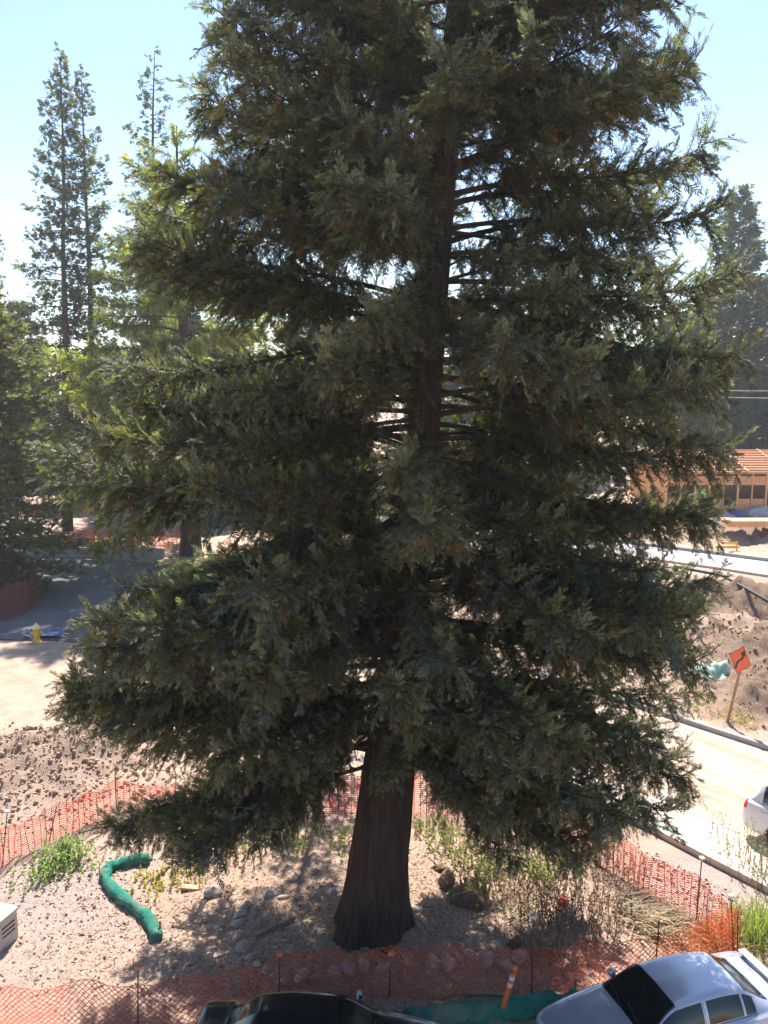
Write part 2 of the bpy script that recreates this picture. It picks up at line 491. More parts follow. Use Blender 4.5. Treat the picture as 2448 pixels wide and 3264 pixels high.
def frames(D, U):
    D = D / (np.linalg.norm(D, axis=1, keepdims=True) + 1e-9)
    Y = np.cross(U, D); Y /= (np.linalg.norm(Y, axis=1, keepdims=True) + 1e-9)
    Z = np.cross(D, Y)
    return D, Y, Z
def instance_quads(templates, pos, D, U, sc, col, colvar=.12, tipcol=None, r=None):
    """returns V,F,C for all sprays"""
    r = r or rng
    n = len(pos); tid = r.integers(0, len(templates), n)
    X, Y, Z = frames(D, U)
    Vs = []; Cs = []
    for t, T in enumerate(templates):
        k = np.where(tid == t)[0]
        if not len(k): continue
        L = T.reshape(-1, 3)
        W = pos[k][:, None, :] + sc[k][:, None, None] * (L[None, :, 0:1] * X[k][:, None, :] + L[None, :, 1:2] * Y[k][:, None, :] + L[None, :, 2:3] * Z[k][:, None, :])
        Vs.append(W.reshape(-1, 3))
        c = np.repeat(col[k][:, None, :], len(L), 1)
        # tips of a spray are a little paler, base darker (young growth)
        g = (0.85 + .35 * L[None, :, 0:1])
        c = c * g * (1 + r.normal(0, colvar, (len(k), 1, 1)))
        Cs.append(np.clip(c, .004, 1).reshape(-1, 3))
    V = np.concatenate(Vs); C = np.concatenate(Cs)
    F = np.arange(len(V)).reshape(-1, 4)
    return V, F, C

def curve_branch(p0, az, length, el0, el_mid, el_tip, n=14, r=None, wob=.10):
    r = r or rng
    pts = [np.array(p0, float)]; a = az
    for i in range(n):
        s = (i + .5) / n
        e = el0 + (el_mid - el0) * min(1, s / .5) if s < .5 else el_mid + (el_tip - el_mid) * ((s - .5) / .5) ** 1.6
        a += r.normal(0, wob / n * 3)
        pts.append(pts[-1] + length / n * np.array([math.sin(a) * math.cos(e), math.cos(a) * math.cos(e), math.sin(e)]))
    return np.array(pts)

def tube_np(P, rad, n=5):
    """fast tube: P (k,3), rad (k,)"""
    T = np.gradient(P, axis=0); T /= np.linalg.norm(T, axis=1, keepdims=True) + 1e-9
    ref = np.array([0, 0, 1.0]) if abs(T[0, 2]) < .9 else np.array([0, 1.0, 0])
    X = np.cross(T, ref); X /= np.linalg.norm(X, axis=1, keepdims=True) + 1e-9
    Y = np.cross(T, X)
    a = np.arange(n) * 2 * np.pi / n
    V = P[:, None, :] + rad[:, None, None] * (np.cos(a)[None, :, None] * X[:, None, :] + np.sin(a)[None, :, None] * Y[:, None, :])
    k = len(P); I = np.arange(k * n).reshape(k, n)
    F = np.stack([I[:-1], np.roll(I[:-1], -1, 1), np.roll(I[1:], -1, 1), I[1:]], -1).reshape(-1, 4)
    return V.reshape(-1, 3), F
def join_np(parts):
    Vs = []; Fs = []; b = 0
    for V, F in parts: Vs.append(V); Fs.append(F + b); b += len(V)
    return np.concatenate(Vs), np.concatenate(Fs)

# ---------------------------------------------------------------- the great redwood
def interp(z, tab): return float(np.interp(z, [a for a, b_ in tab], [b_ for a, b_ in tab]))
TZ = gz(TREE.x, TREE.y)
K = CAM_H / 11.0
def trunk_axis(z):
    """centre line, leaning a little to the right"""
    x = TREE.x + interp(z, [(0, 0), (3, .30), (8, .85), (18.6, 1.62), (28, 2.0)])
    return np.array([x, TREE.y + .05 * math.sin(z * .3), z])
TRAD = [(-.3, .90), (0, .81), (.5, .70), (1.2, .63), (2.2, .575), (3.8, .50), (8.5, .345), (13, .24), (18.5, .165), (27.5, .02)]

tree = thing('redwood_tree', 'huge dark redwood filling the picture, with thick fluted brown trunk', 'tree', (TREE.x, TREE.y, TZ))
def to_local(V, o): return V - np.array(o.location)
# fluted trunk
zs = np.concatenate([np.linspace(-.4, 5, 80), np.linspace(5.2, 27.5, 60)])
na = 180
A = np.linspace(0, 2 * np.pi, na, endpoint=False)  # angle round the trunk
TV = []
for z in zs:
    c = trunk_axis(z); r0 = interp(z, TRAD)
    flare = math.exp(-max(z, 0) / .7)
    wv_ = .8 * vnoise(np.array([z * .5]), np.array([3.3]), 2)[0]
    furrow = 1 - np.abs(2 * vnoise((A + wv_ * .12) * 34 / np.pi, np.full(na, z * .28), 5)) ** .6
    rr = r0 * (1 + .10 * flare * np.sin(A * 5 + 1.0) + .05 * np.sin(A * 9 + .5 + z * .05) - .075 * furrow + .07 * vnoise(A * 30 / np.pi, np.full(na, z * 1.4), 8) + .05 * np.sin(A * 3 + 2)) + .02
    TV.append(np.stack([c[0] + rr * np.cos(A), c[1] + rr * np.sin(A), np.full(na, z)], 1))
TV = np.array(TV); k = len(zs)
I = np.arange(k * na).reshape(k, na)
TF = np.stack([I[:-1], np.roll(I[:-1], -1, 1), np.roll(I[1:], -1, 1), I[1:]], -1).reshape(-1, 4)
TV = TV.reshape(-1, 3) + [0, 0, TZ]
link('trunk', np_mesh('redwood_trunk', to_local(TV, tree), TF, M_bark, True), tree)

# reach of the crown (metres from trunk) left / right / near / far of the trunk by height of the TIP
LEN_L = [(1.2, 4.2), (2.6, 5.6), (5.0, 6.1), (6.8, 6.0), (9.0, 6.7), (11, 6.2), (13.5, 5.2), (16, 4.8), (18.6, 4.2), (23, 2.6), (27.5, .3)]
LEN_R = [(1.6, 3.8), (2.8, 5.4), (4.6, 5.9), (6.5, 5.6), (8.5, 5.3), (11, 5.6), (13.8, 5.4), (16.4, 4.8), (18.6, 4.2), (23, 2.6), (27.5, .3)]
LEN_N = [(3.0, 3.4), (5.0, 3.6), (7.0, 4.2), (9, 4.6), (12, 4.3), (16, 3.6), (20, 2.8), (27.5, .3)]
LEN_F = [(3.0, 4.5), (5.5, 5.8), (8.5, 6.0), (12, 5.4), (18.6, 3.8), (27.5, .3)]
def plume_spray(seed, pairs=4, droop=0.0, curve=.2):
    r = np.random.default_rng(seed); Q = []
    def leaf(p, d, L, w):
        d = d / np.linalg.norm(d); s_ = np.cross([0, 0, 1], d); s_ /= np.linalg.norm(s_) + 1e-9
        Q.append(np.array([p - s_ * w * .35, p + s_ * w * .35 + d * L * .02, p + d * L + s_ * w * .22 - [0, 0, .06 * L], p + d * L * .62 - s_ * w * .95 + [0, 0, .012]]))
    for i in range(pairs):
        t = (i + .3) / pairs
        p = np.array([t * .72, r.normal(0, .01), curve * t * t])
        for sg in (-1, 1):
            ang = R(46 - 18 * t + r.normal(0, 9)) * sg
            L = (.42 - .12 * t) * r.uniform(.8, 1.2)
            leaf(p, np.array([math.cos(ang), math.sin(ang), r.normal(.16, .18) - droop]), L, .068)
    leaf(np.array([0., 0, 0]), np.array([1, 0, curve * .6]), .8, .034)
    leaf(np.array([.62, 0, curve * .4]), np.array([1, 0, curve]), .40, .072)
    return np.array(Q)
T_spray = [plume_spray(s_) for s_ in range(4)] + [plume_spray(10 + s_, 4, .15, -.15) for s_ in range(3)]
C_GREEN = np.array([.076, .083, .046]); C_TIP = np.array([.205, .208, .155]); C_OLD = np.array([.080, .066, .036]); C_DEAD = np.array([.19, .10, .05])
def limb_template(seed, Lt, sag, bare=.2):
    """one limb along +X with its twigs (wood mesh) and its sprays (foliage mesh)"""
    r0 = np.random.default_rng(seed)
    P = curve_branch((0, 0, 0), math.pi / 2, Lt, 0.0, R(-10 - 10 * sag + r0.normal(0, 3)), R(16 - 6 * sag + r0.normal(0, 6)), 16, r0, .14)
    rad = np.linspace(1, .10, len(P)) ** 1.1 * (.026 + .0075 * Lt)
    parts = [tube_np(P, rad, 6)]
    seg = np.linalg.norm(np.diff(P, axis=0), axis=1); cum = np.concatenate([[0], np.cumsum(seg)]); tot = cum[-1]
    for q in range(int(10 + 8 * r0.random())):          # dead twigs on the bare inner part
        s_ = r0.uniform(.06, bare + .12) * tot; p = np.array([np.interp(s_, cum, P[:, j]) for j in range(3)])
        d = np.array([r0.uniform(.1, .9), r0.choice([-1, 1]) * r0.uniform(.4, 1), r0.normal(-.15, .45)]); l_ = r0.uniform(.25, .9)
        k1 = p + d * l_ * .5 + r0.normal(0, .03, 3); k2 = p + d * l_ + r0.normal(0, .08, 3) + [0, 0, -.08]
        parts.append(tube_np(np.vstack([p, k1, k2]), np.array([.012, .008, .003]), 3))
        parts.append(tube_np(np.vstack([k1, k1 + np.array([d[0], -d[1] * .5, d[2] + .3]) * l_ * .3, k1 + np.array([d[0], -d[1] * .6, d[2] + .2]) * l_ * .5]), np.array([.007, .005, .002]), 3))
    s = tot * bare; side = 1
    pos, dirs, ups, scl, colr = [], [], [], [], []
    ph = r0.uniform(0, 6)
    while s < tot:
        f = s / tot
        p, p2, p1 = (np.array([np.interp(np.clip(q, 0, tot), cum, P[:, j]) for j in range(3)]) for q in (s, s + .2, s - .2))
        t = (p2 - p1) / (np.linalg.norm(p2 - p1) + 1e-9)
        h = np.cross(t, [0, 0, 1]); h /= np.linalg.norm(h) + 1e-9
        up = np.cross(h, t)
        kind = r0.random()
        shape = min(1, .25 + f / .45) * (1 - .42 * max(0, f - .5) / .5) * (1 + .25 * math.sin(s * 4.2 + ph))
        if kind < .50:
            a = R(r0.uniform(35, 70)); roll = r0.normal(.05, .5)
            d = t * math.cos(a) + (h * side * math.cos(roll) + up * math.sin(roll)) * math.sin(a)
            bl = (.30 + .80 * shape) * r0.uniform(.55, 1.15); dr = r0.uniform(.1, .5); side = -side
        elif kind < .76:
            d = t * .4 + h * r0.normal(0, .5) + np.array([0, 0, -1.0]); bl = (.28 + .62 * shape) * r0.uniform(.5, 1.15); dr = .25
        else:
            d = t * .9 + h * r0.normal(0, .5) + np.array([0, 0, r0.uniform(.4, 1.1)]); bl = (.22 + .45 * shape) * r0.uniform(.5, 1.2); dr = -.2
        d /= np.linalg.norm(d)
        nb = max(3, int(bl / .034))
        u = (np.arange(nb) + .6) / nb
        bp = p + bl * (u[:, None] * d + (u ** 2)[:, None] * np.array([0, 0, -dr]))
        tang = d + 2 * u[:, None] * np.array([0, 0, -dr]); tang /= np.linalg.norm(tang, axis=1, keepdims=True)
        parts.append(tube_np(np.vstack([p, bp[nb // 2], bp[-1]]), np.array([.011, .007, .003]), 3))
        bh = np.cross(tang, [0, 0, 1.0]); bh /= np.linalg.norm(bh, axis=1, keepdims=True) + 1e-9
        sg = np.where(np.arange(nb) % 2 == 0, 1, -1)[:, None]
        sd = tang * r0.uniform(.5, 1.1, (nb, 1)) + bh * sg * r0.uniform(.3, .95, (nb, 1)) + np.array([0, 0, 1.0]) * r0.normal(.22 if kind >= .76 else -.02, .38, (nb, 1))
        sd[-1] = tang[-1]
        pos.append(bp); dirs.append(sd); ups.append(np.cross(bh, tang) + r0.normal(0, .45, (nb, 3)))
        scl.append((.105 + .09 * (1 - .5 * u)) * r0.lognormal(0, .28, nb))
        tipf = np.clip(.25 * u + .55 * (f - .4) + (.35 if kind >= .76 else 0) - (.3 if .50 <= kind < .76 else 0) + r0.normal(0, .2, nb), 0, 1)[:, None]
        c = C_GREEN * (1 - tipf) + C_TIP * tipf
        c = np.where((r0.random(nb) < (.25 if kind < .76 else .08))[:, None], C_OLD, c)
        dead = (r0.random(nb) < (.10 * (1.1 - f) + (.12 if .50 <= kind < .76 else 0)))[:, None]
        c = np.where(dead, C_DEAD * r0.uniform(.45, 1.1, (nb, 1)), c)
        hue = r0.normal(0, .14)
        colr.append(c * np.array([1 + hue, 1 + hue * .5, 1 - hue]))
        s += r0.uniform(.027, .056) * (1.0 if f > .35 else 1.7)
    wv, wf = join_np(parts)
    V, F, C = instance_quads(T_spray, np.concatenate(pos), np.concatenate(dirs), np.concatenate(ups), np.concatenate(scl), np.concatenate(colr), .12, None, r0)
    tipx = math.hypot(P[-1][0], P[-1][1])
    return np_mesh('limb', wv, wf, M_limb, True), np_mesh('foliage', V, F, M_leaf, False, C), tipx, math.atan2(P[-1][1], P[-1][0]), P[-1][2]
LT = {'low': [limb_template(200 + i, 6.6, .75, .17 + .03 * (i % 3)) for i in range(5)],
      'mid': [limb_template(220 + i, 6.2, .45, .15 + .04 * (i % 3)) for i in range(6)],
      'top': [limb_template(240 + i, 4.6, .1, .14) for i in range(4)]}
r0 = np.random.default_rng(11)
z = 3.5; ga = 0.4; nl = 0
EXTRA = [(14.2, 196), (12.6, 168), (11.2, 202), (10.0, 176), (15.8, 172), (8.6, 86), (8.1, 97), (9.0, 104), (7.7, 80), (12.3, 85), (12.9, 96), (13.4, 78), (11.6, 92), (14.3, 88), (12.2, 270), (12.8, 260), (11.8, 282), (15.4, 272), (16.2, 95), (5.6, 168), (5.9, 190), (6.2, 205), (5.3, 150), (6.4, 178), (5.0, 222), (4.7, 236), (4.5, 246), (4.9, 230), (4.3, 255), (4.2, 240), (4.7, 140), (4.5, 128), (4.3, 118), (5.1, 146), (4.1, 108), (4.0, 98), (4.2, 124), (3.9, 262), (6.6, 160), (5.6, 214), (5.7, 135)]
while z < 26.6:
    az = ga % (2 * math.pi); z_ = z
    ex = len(EXTRA) > 0
    if ex: z_, az = EXTRA.pop(); z_ -= 0 if z_ > 8 else (.3 if az < 226 else -.25 if az > 240 else .05); az = R(az)
    if not ex: ga += 2.399 + r0.normal(0, .4); z += (.058 if z < 7 else .064 if z < 12 else .076 if z < 19 else .3) * r0.uniform(.4, 1.6)
    sx, cyy = math.sin(az), math.cos(az)         # x right, y away
    low = min(1.2, max(0, (9 - z_) / 5))
    rise = max(0, z_ - 11) / 12
    el0 = R(4 - 7 * low + 30 * rise + r0.normal(0, 8))
    key = 'low' if z_ < 6.5 else ('mid' if z_ < 14.5 else 'top')
    tm, fm, tipx, tipa, tipz = LT[key][r0.integers(len(LT[key]))]
    ztip = z_ + 6 * math.tan(el0) + tipz * .6
    wl, wr, wn_, wf = max(0, -sx) ** 2, max(0, sx) ** 2, max(0, -cyy) ** 2, max(0, cyy) ** 2
    L = (wl * interp(ztip, LEN_L) + wr * interp(ztip, LEN_R) + wn_ * interp(ztip, LEN_N) + wf * interp(ztip, LEN_F)) / (wl + wr + wn_ + wf)
    near = max(0, -cyy)
    if not ex and near > .88 and 7.6 < z_ < 19 and r0.random() < .14: continue
    if not ex and near > .2 and z_ < 3.6 + 2.5 * near ** 1.3: continue
    L *= r0.choice([1.0, .95, .86, .72, .5], p=[.40, .26, .18, .11, .05]) if not ex else r0.uniform(.8, 1.0)
    sc = min(1.25, L / (tipx * math.cos(el0)))
    c0 = trunk_axis(z_) + np.array([sx, cyy, 0]) * interp(z_, TRAD) * .55 + [0, 0, TZ]
    lo = link('limb', tm, tree)
    # local +X (turned by tipa) -> azimuth az, raised by el0
    M4 = Matrix.Translation(Vector(c0) - tree.location) @ Matrix.Rotation(math.pi / 2 - az, 4, 'Z') @ Matrix.Rotation(-el0, 4, 'Y') @ Matrix.Rotation(r0.normal(0, .25), 4, 'X') @ Matrix.Rotation(-tipa, 4, 'Z')
    lo.matrix_local = M4 @ Matrix.Diagonal((sc, sc * (1 if r0.random() < .5 else -1), sc * r0.uniform(.9, 1.1), 1))
    link('foliage', fm, lo); nl += 1
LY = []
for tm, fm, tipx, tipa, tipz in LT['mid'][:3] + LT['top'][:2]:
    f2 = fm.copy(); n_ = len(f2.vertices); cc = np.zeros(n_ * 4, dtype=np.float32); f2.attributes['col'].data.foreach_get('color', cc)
    cc = cc.reshape(-1, 4); cc[:, :3] *= np.array([1.6, 1.6, .85]); f2.attributes['col'].data.foreach_set('color', cc.ravel()); f2.materials.clear(); f2.materials.append(M_leaf_sun); LY.append((tm, f2, tipx, tipa, tipz))  # leaf colours brightened and yellowed: sunlight painted into the tint
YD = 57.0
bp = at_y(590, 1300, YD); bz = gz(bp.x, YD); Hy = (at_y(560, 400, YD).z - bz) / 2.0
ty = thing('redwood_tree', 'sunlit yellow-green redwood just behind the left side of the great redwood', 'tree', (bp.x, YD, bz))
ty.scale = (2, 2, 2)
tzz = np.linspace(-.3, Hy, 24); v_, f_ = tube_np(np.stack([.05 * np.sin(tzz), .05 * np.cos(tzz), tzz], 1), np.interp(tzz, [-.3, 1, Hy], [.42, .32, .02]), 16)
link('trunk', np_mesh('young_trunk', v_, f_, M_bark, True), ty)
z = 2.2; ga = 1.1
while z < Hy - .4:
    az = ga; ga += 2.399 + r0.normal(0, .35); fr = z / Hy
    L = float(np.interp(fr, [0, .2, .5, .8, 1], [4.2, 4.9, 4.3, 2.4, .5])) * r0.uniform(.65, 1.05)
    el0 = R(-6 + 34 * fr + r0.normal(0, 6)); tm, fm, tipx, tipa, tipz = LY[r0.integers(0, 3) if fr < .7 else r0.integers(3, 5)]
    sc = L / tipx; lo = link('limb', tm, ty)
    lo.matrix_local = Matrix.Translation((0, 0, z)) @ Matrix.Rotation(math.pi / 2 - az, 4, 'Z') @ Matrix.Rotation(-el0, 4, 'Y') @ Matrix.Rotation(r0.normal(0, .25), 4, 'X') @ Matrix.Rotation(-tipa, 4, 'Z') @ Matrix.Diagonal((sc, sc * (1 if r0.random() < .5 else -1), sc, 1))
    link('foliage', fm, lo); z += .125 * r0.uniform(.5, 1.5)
print('LIMBS', nl, 'foliage tris', [len(t_[1].polygons) * 2 for k_ in LT for t_ in LT[k_]])

# ---------------------------------------------------------------- trees further off
T_bg = [spray_template(3, .055, .5, .1, 40 + s) for s in range(3)]
def conifer_mesh(seed, H, base, w_prof, n_br, c0, c1, size=.55, spacing=.16, el_lo=-20, el_hi=25, sparse=1.0, width=1.0, dead=.03):
    """returns trunk mesh and crown mesh of a conifer H tall; w_prof: list (height fraction, reach)"""
    r = np.random.default_rng(seed)
    pos, dirs, ups, scl, colr = [], [], [], [], []
    tz = np.linspace(-.4, H, 18); lean = r.normal(0, .01, 2)
    ax = np.stack([lean[0] * tz + .08 * np.sin(tz * .5 + seed), lean[1] * tz, tz], 1)
    wood = [tube_np(ax, np.interp(tz, [-.4, 1, H], [H * .016, H * .0125, .02]), 8)]
    ga = r.uniform(0, 6)
    for i in range(n_br):
        fr = base + (1 - base) * ((i + r.uniform(0, 1)) / n_br)
        if r.random() > sparse: continue
        ga += 2.399 + r.normal(0, .4)
        z = fr * H
        L = float(np.interp(fr, [a for a, b_ in w_prof], [b_ for a, b_ in w_prof])) * r.uniform(.6, 1.12)
        e = R(el_lo + (el_hi - el_lo) * fr + r.normal(0, 7))
        P = curve_branch((np.interp(z, tz, ax[:, 0]), np.interp(z, tz, ax[:, 1]), z), ga, L, e, e - R(6), e + R(14), 6, r)
        wood.append(tube_np(P, np.linspace(.05, .012, len(P)) * (.5 + L * .14), 3))
        nb = max(4, int(L / spacing * 2.2))
        f = r.uniform(.12, 1.0, nb) ** .8
        base_p = np.stack([np.interp(f, np.linspace(0, 1, len(P)), P[:, j]) for j in range(3)], 1)
        t = np.array([math.sin(ga), math.cos(ga), 0]); h = np.array([math.cos(ga), -math.sin(ga), 0])
        off = (r.normal(0, .30, nb) * (1.1 - .6 * f) * L * .42 * width)[:, None] * h
        off[:, 2] += r.normal(-.10, .20, nb)
        d = t * r.uniform(.4, 1.1, (nb, 1)) + h * r.normal(0, .7, (nb, 1)) + np.array([0, 0, 1]) * r.normal(.05, .45, (nb, 1))
        pos.append(base_p + off); dirs.append(d); ups.append(np.array([[0, 0, 1.0]]) + r.normal(0, .5, (nb, 3)))
        scl.append(size * r.uniform(.6, 1.3, nb))
        k_ = np.clip(f * .8 + r.normal(0, .3, nb), 0, 1)[:, None] * r.uniform(.7, 1)
        c = c0 * (1 - k_) + c1 * k_
        c = np.where((r.random(nb) < dead)[:, None], np.array([.16, .10, .05]), c)
        colr.append(c)
    pos = np.concatenate(pos)
    V, F, C = instance_quads(T_bg, pos, np.concatenate(dirs), np.concatenate(ups), np.concatenate(scl), np.concatenate(colr), .2, None, r)
    tv, tf = join_np(wood)
    return np_mesh('conifer_trunk', tv, tf, M_bark_bg, True), np_mesh('conifer_crown', V, F, M_leaf_bg, False, C)
def place_tree(name, meshes, label, x, y, sc=1.0, rz=0.0, sxy=None, group='trees beyond the building site', lean=(0, 0)):
    t = thing(name, label, 'tree', (x, y, gz(x, y) - .05), group=group, rot=(lean[0], lean[1], rz))
    t.rotation_mode = 'ZYX'
    t.scale = (sxy or sc, sxy or sc, sc)
    link('trunk', meshes[0], t); link('crown', meshes[1], t)
    return t
g_dk = np.array([.035, .052, .034]); g_md = np.array([.070, .085, .040]); g_lt = np.array([.13, .13, .05]); g_bl = np.array([.05, .068, .05]); g_ol = np.array([.11, .10, .05])
M_tall = conifer_mesh(101, 35, .14, [(.14, 4.6), (.35, 5.2), (.55, 4.2), (.8, 2.4), (1, .3)], 190, g_dk, g_ol, .42, .15, -22, 22, .9, 1.0)
M_tall2 = conifer_mesh(102, 33, .16, [(.16, 3.8), (.4, 4.6), (.6, 3.8), (.82, 2.2), (1, .25)], 170, g_dk, g_md, .42, .17, -24, 20, .85, 1.0)
M_thin = conifer_mesh(103, 35, .2, [(.2, 3.4), (.5, 3.7), (.75, 2.7), (1, .3)], 120, g_dk, g_bl, .45, .26, -22, 26, .85, .8, .06)
M_full = conifer_mesh(104, 20, .06, [(.06, 3.8), (.2, 4.8), (.5, 4.2), (.8, 2.4), (1, .4)], 230, g_md, g_lt, .36, .085, -14, 32, 1, 1.25)
M_dense = conifer_mesh(105, 24, .04, [(.04, 4.6), (.25, 5.2), (.55, 4.0), (.8, 2.4), (1, .4)], 190, g_dk, g_md, .7, .17, -16, 28, 1, 1.2)
M_lit = conifer_mesh(106, 14, .10, [(.1, 3.2), (.35, 4.2), (.7, 3.6), (.92, 2.0), (1, .8)], 130, g_md, g_lt, .6, .15, -5, 45, 1, 1.5)
def px_tree(name, M, label, sx, y, top_sy, H0, sc_xy=None, **kw):
    """stands at depth y under photo column sx, as tall as the row top_sy says"""
    p = at_y(sx, 1200, y); top = at_y(sx, top_sy, y).z
    s = (top - gz(p.x, y)) / H0
    return place_tree(name, M, label, p.x, y, s, kw.pop('rz', rng.uniform(0, 6)), (sc_xy or 1) * s, **kw)
px_tree('redwood_tree', M_tall, 'tallest slender redwood at upper left, leftmost of the three bare spires', 186, 66, 165, 35, .82, rz=1.0, lean=(0, .040))
px_tree('redwood_tree', M_tall2, 'slender redwood just right of the tallest spire, nearly touching it', 292, 69, 215, 33, .85, rz=2.2, lean=(0, .032))
px_tree('redwood_tree', M_thin, 'thin pale redwood spire close beside the great redwood\'s left edge', 470, 66, 160, 35, .95, rz=.3, lean=(0, .03))
px_tree('conifer_tree', M_full, 'bushy sunlit yellow-green conifer cut by the left edge of the picture', -60, 46, 850, 20, 1.15, rz=.5)
px_tree('conifer_tree', M_dense, 'dark green conifer filling the gap behind the left spires', 80, 92, 960, 24, 1.3, rz=1.5)
px_tree('conifer_tree', M_tall2, 'tall dark conifer rising at the far left edge', -25, 76, 530, 33, .7, rz=4)
px_tree('conifer_tree', M_dense, 'olive conifer standing between the thin spire and the great redwood', 560, 84, 760, 24, 1.2, rz=3.1)
px_tree('conifer_tree', M_lit, 'sunlit yellow-green tree low behind the left side of the great redwood', 700, 78, 1080, 14, 1.4, rz=.2)
px_tree('conifer_tree', M_lit, 'sunlit green tree glimpsed just left of the great trunk', 1020, 82, 1000, 14, 1.4, rz=2.2)
px_tree('conifer_tree', M_dense, 'dark tree glimpsed through gaps just right of the great trunk', 1500, 98, 900, 24, 1.3, rz=.9)
px_tree('conifer_tree', M_lit, 'sunlit tree behind the right half of the great redwood', 1750, 104, 980, 14, 1.4, rz=4.1)
px_tree('conifer_tree', M_dense, 'tall hazy blue-green conifer against the sky at right', 2320, 108, 590, 24, .95, rz=5.2)
px_tree('conifer_tree', M_dense, 'dark conifer right behind the timber house at the right edge', 2490, 112, 800, 24, 1.5, rz=2.4)
px_tree('conifer_tree', M_lit, 'green tree leaning over the timber house roof', 2160, 106, 1010, 14, 1.3, rz=3.6)
px_tree('conifer_tree', M_dense, 'dark conifer in the gap left of the timber house', 2290, 114, 1000, 24, 1.6, rz=1.2)
px_tree('conifer_tree', M_dense, 'dark low conifer behind the left fence and wall', 330, 84, 1100, 24, 1.5, rz=.8)
# young slender redwood behind the big one; its trunk throws the dark stripe left of the great trunk
px_tree('redwood_tree', M_thin, 'bare-stemmed young redwood hidden close behind the great crown', 1062, 27.5, 700, 35, .8, rz=2.0, lean=(0, 0))

# ---------------------------------------------------------------- safety fences
def plastic(name, col, trans=.35):
    m, nt, b = new_mat(name)
    tc = nt.nodes.new('ShaderNodeTexCoord'); n = noise_node(nt, 2.5, 5, .6, tc.outputs['Object'])
    r = ramp(nt, n.outputs[0], [(.3, tuple(c * .75 for c in col)), (.7, col)])
    nt.links.new(r.outputs[0], b.inputs['Base Color']); b.inputs['Roughness'].default_value = .45
    tr = nt.nodes.new('ShaderNodeBsdfTranslucent'); nt.links.new(r.outputs[0], tr.inputs[0])
    ms = nt.nodes.new('ShaderNodeMixShader'); ms.inputs[0].default_value = trans
    nt.links.new(b.outputs[0], ms.inputs[1]); nt.links.new(tr.outputs[0], ms.inputs[2]); nt.links.new(ms.outputs[0], nt.nodes['Material Output'].inputs[0])
    return m
M_orange = plastic('orange_mesh', (.93, .19, .07), .5)
M_orange_shade = plastic('shaded_orange_mesh', (.42, .10, .08), .4)  # same orange mesh, with shade put into its colour
M_steel = simple('rusty_steel', (.10, .06, .05), .7, .4, 9, .3)
M_cap = simple('pale_cap', (.62, .50, .46), .5, .15, 8)
M_capo = simple('orange_cap', (.70, .20, .10), .5, .15, 8)
def net(p0, p1, h0, h1, cell, w, style, r, lean=0., sag=.12, wav=.07, base=0.02):
    """plastic net between two stakes as real strands"""
    p0, p1 = np.array(p0), np.array(p1); L = np.hypot(*(p1 - p0)[:2]); nu = max(4, int(L / cell)); nv = max(6, int(max(h0, h1) / cell))
    u = np.linspace(0, 1, nu + 1); t = (p1 - p0)[:2] / L; nrm = np.array([-t[1], t[0]])
    X = p0[0] + (p1[0] - p0[0]) * u; Y = p0[1] + (p1[1] - p0[1]) * u
    Zb = gh(X, Y) + base
    s1, s2 = r.uniform(0, 9, 2)
    top = (h0 + (h1 - h0) * u) - sag * np.sin(np.pi * u) * (1 + .5 * np.sin(5 * u + s1)) + .04 * np.sin(u * 17 + s2)
    v = np.linspace(0, 1, nv + 1)
    U, Vv = np.meshgrid(u, v, indexing='ij')
    off = wav * np.sin(np.pi * U) * (np.sin(U * 7 + s1 + 2 * Vv) + .6 * np.sin(U * 13 + s2 - 3 * Vv)) + lean * Vv
    N = np.stack([X[:, None] + nrm[0] * off, Y[:, None] + nrm[1] * off, Zb[:, None] + Vv * top[:, None]], -1)
    segs = []
    if style == 'diamond':
        for (di, dj) in ((1, 1), (1, -1)):
            i, j = np.meshgrid(np.arange(nu), np.arange(nv + 1), indexing='ij'); k = ((i + j) % 2 == 0) & (j + dj >= 0) & (j + dj <= nv)
            segs.append((N[i[k], j[k]], N[i[k] + di, j[k] + dj]))
        segs.append((N[:-1, nv], N[1:, nv])); segs.append((N[:-1, 0], N[1:, 0]))
    else:
        segs.append((N[:-1, :].reshape(-1, 3), N[1:, :].reshape(-1, 3)))
        segs.append((N[::3, :-1].reshape(-1, 3), N[::3, 1:].reshape(-1, 3)))
    A = np.concatenate([a.reshape(-1, 3) for a, b_ in segs]); B = np.concatenate([b_.reshape(-1, 3) for a, b_ in segs])
    d = B - A; d /= np.linalg.norm(d, axis=1, keepdims=True) + 1e-9
    n3 = np.array([nrm[0], nrm[1], 0.0]); sd = np.cross(d, n3); sd /= np.linalg.norm(sd, axis=1, keepdims=True) + 1e-9
    # triangular strands: three sides each
    q = [sd * w / 2 + n3 * w * .2, -sd * w / 2 + n3 * w * .2, -n3 * w * .35 + sd * 0]
    V = np.stack([A + q[0], A + q[1], A + q[2], B + q[0], B + q[1], B + q[2]], 1)
    k = np.arange(len(A)) * 6
    F = np.concatenate([np.stack([k + a, k + b_, k + b_ + 3, k + a + 3], 1) for a, b_ in ((0, 1), (1, 2), (2, 0))])
    return V.reshape(-1, 3), F
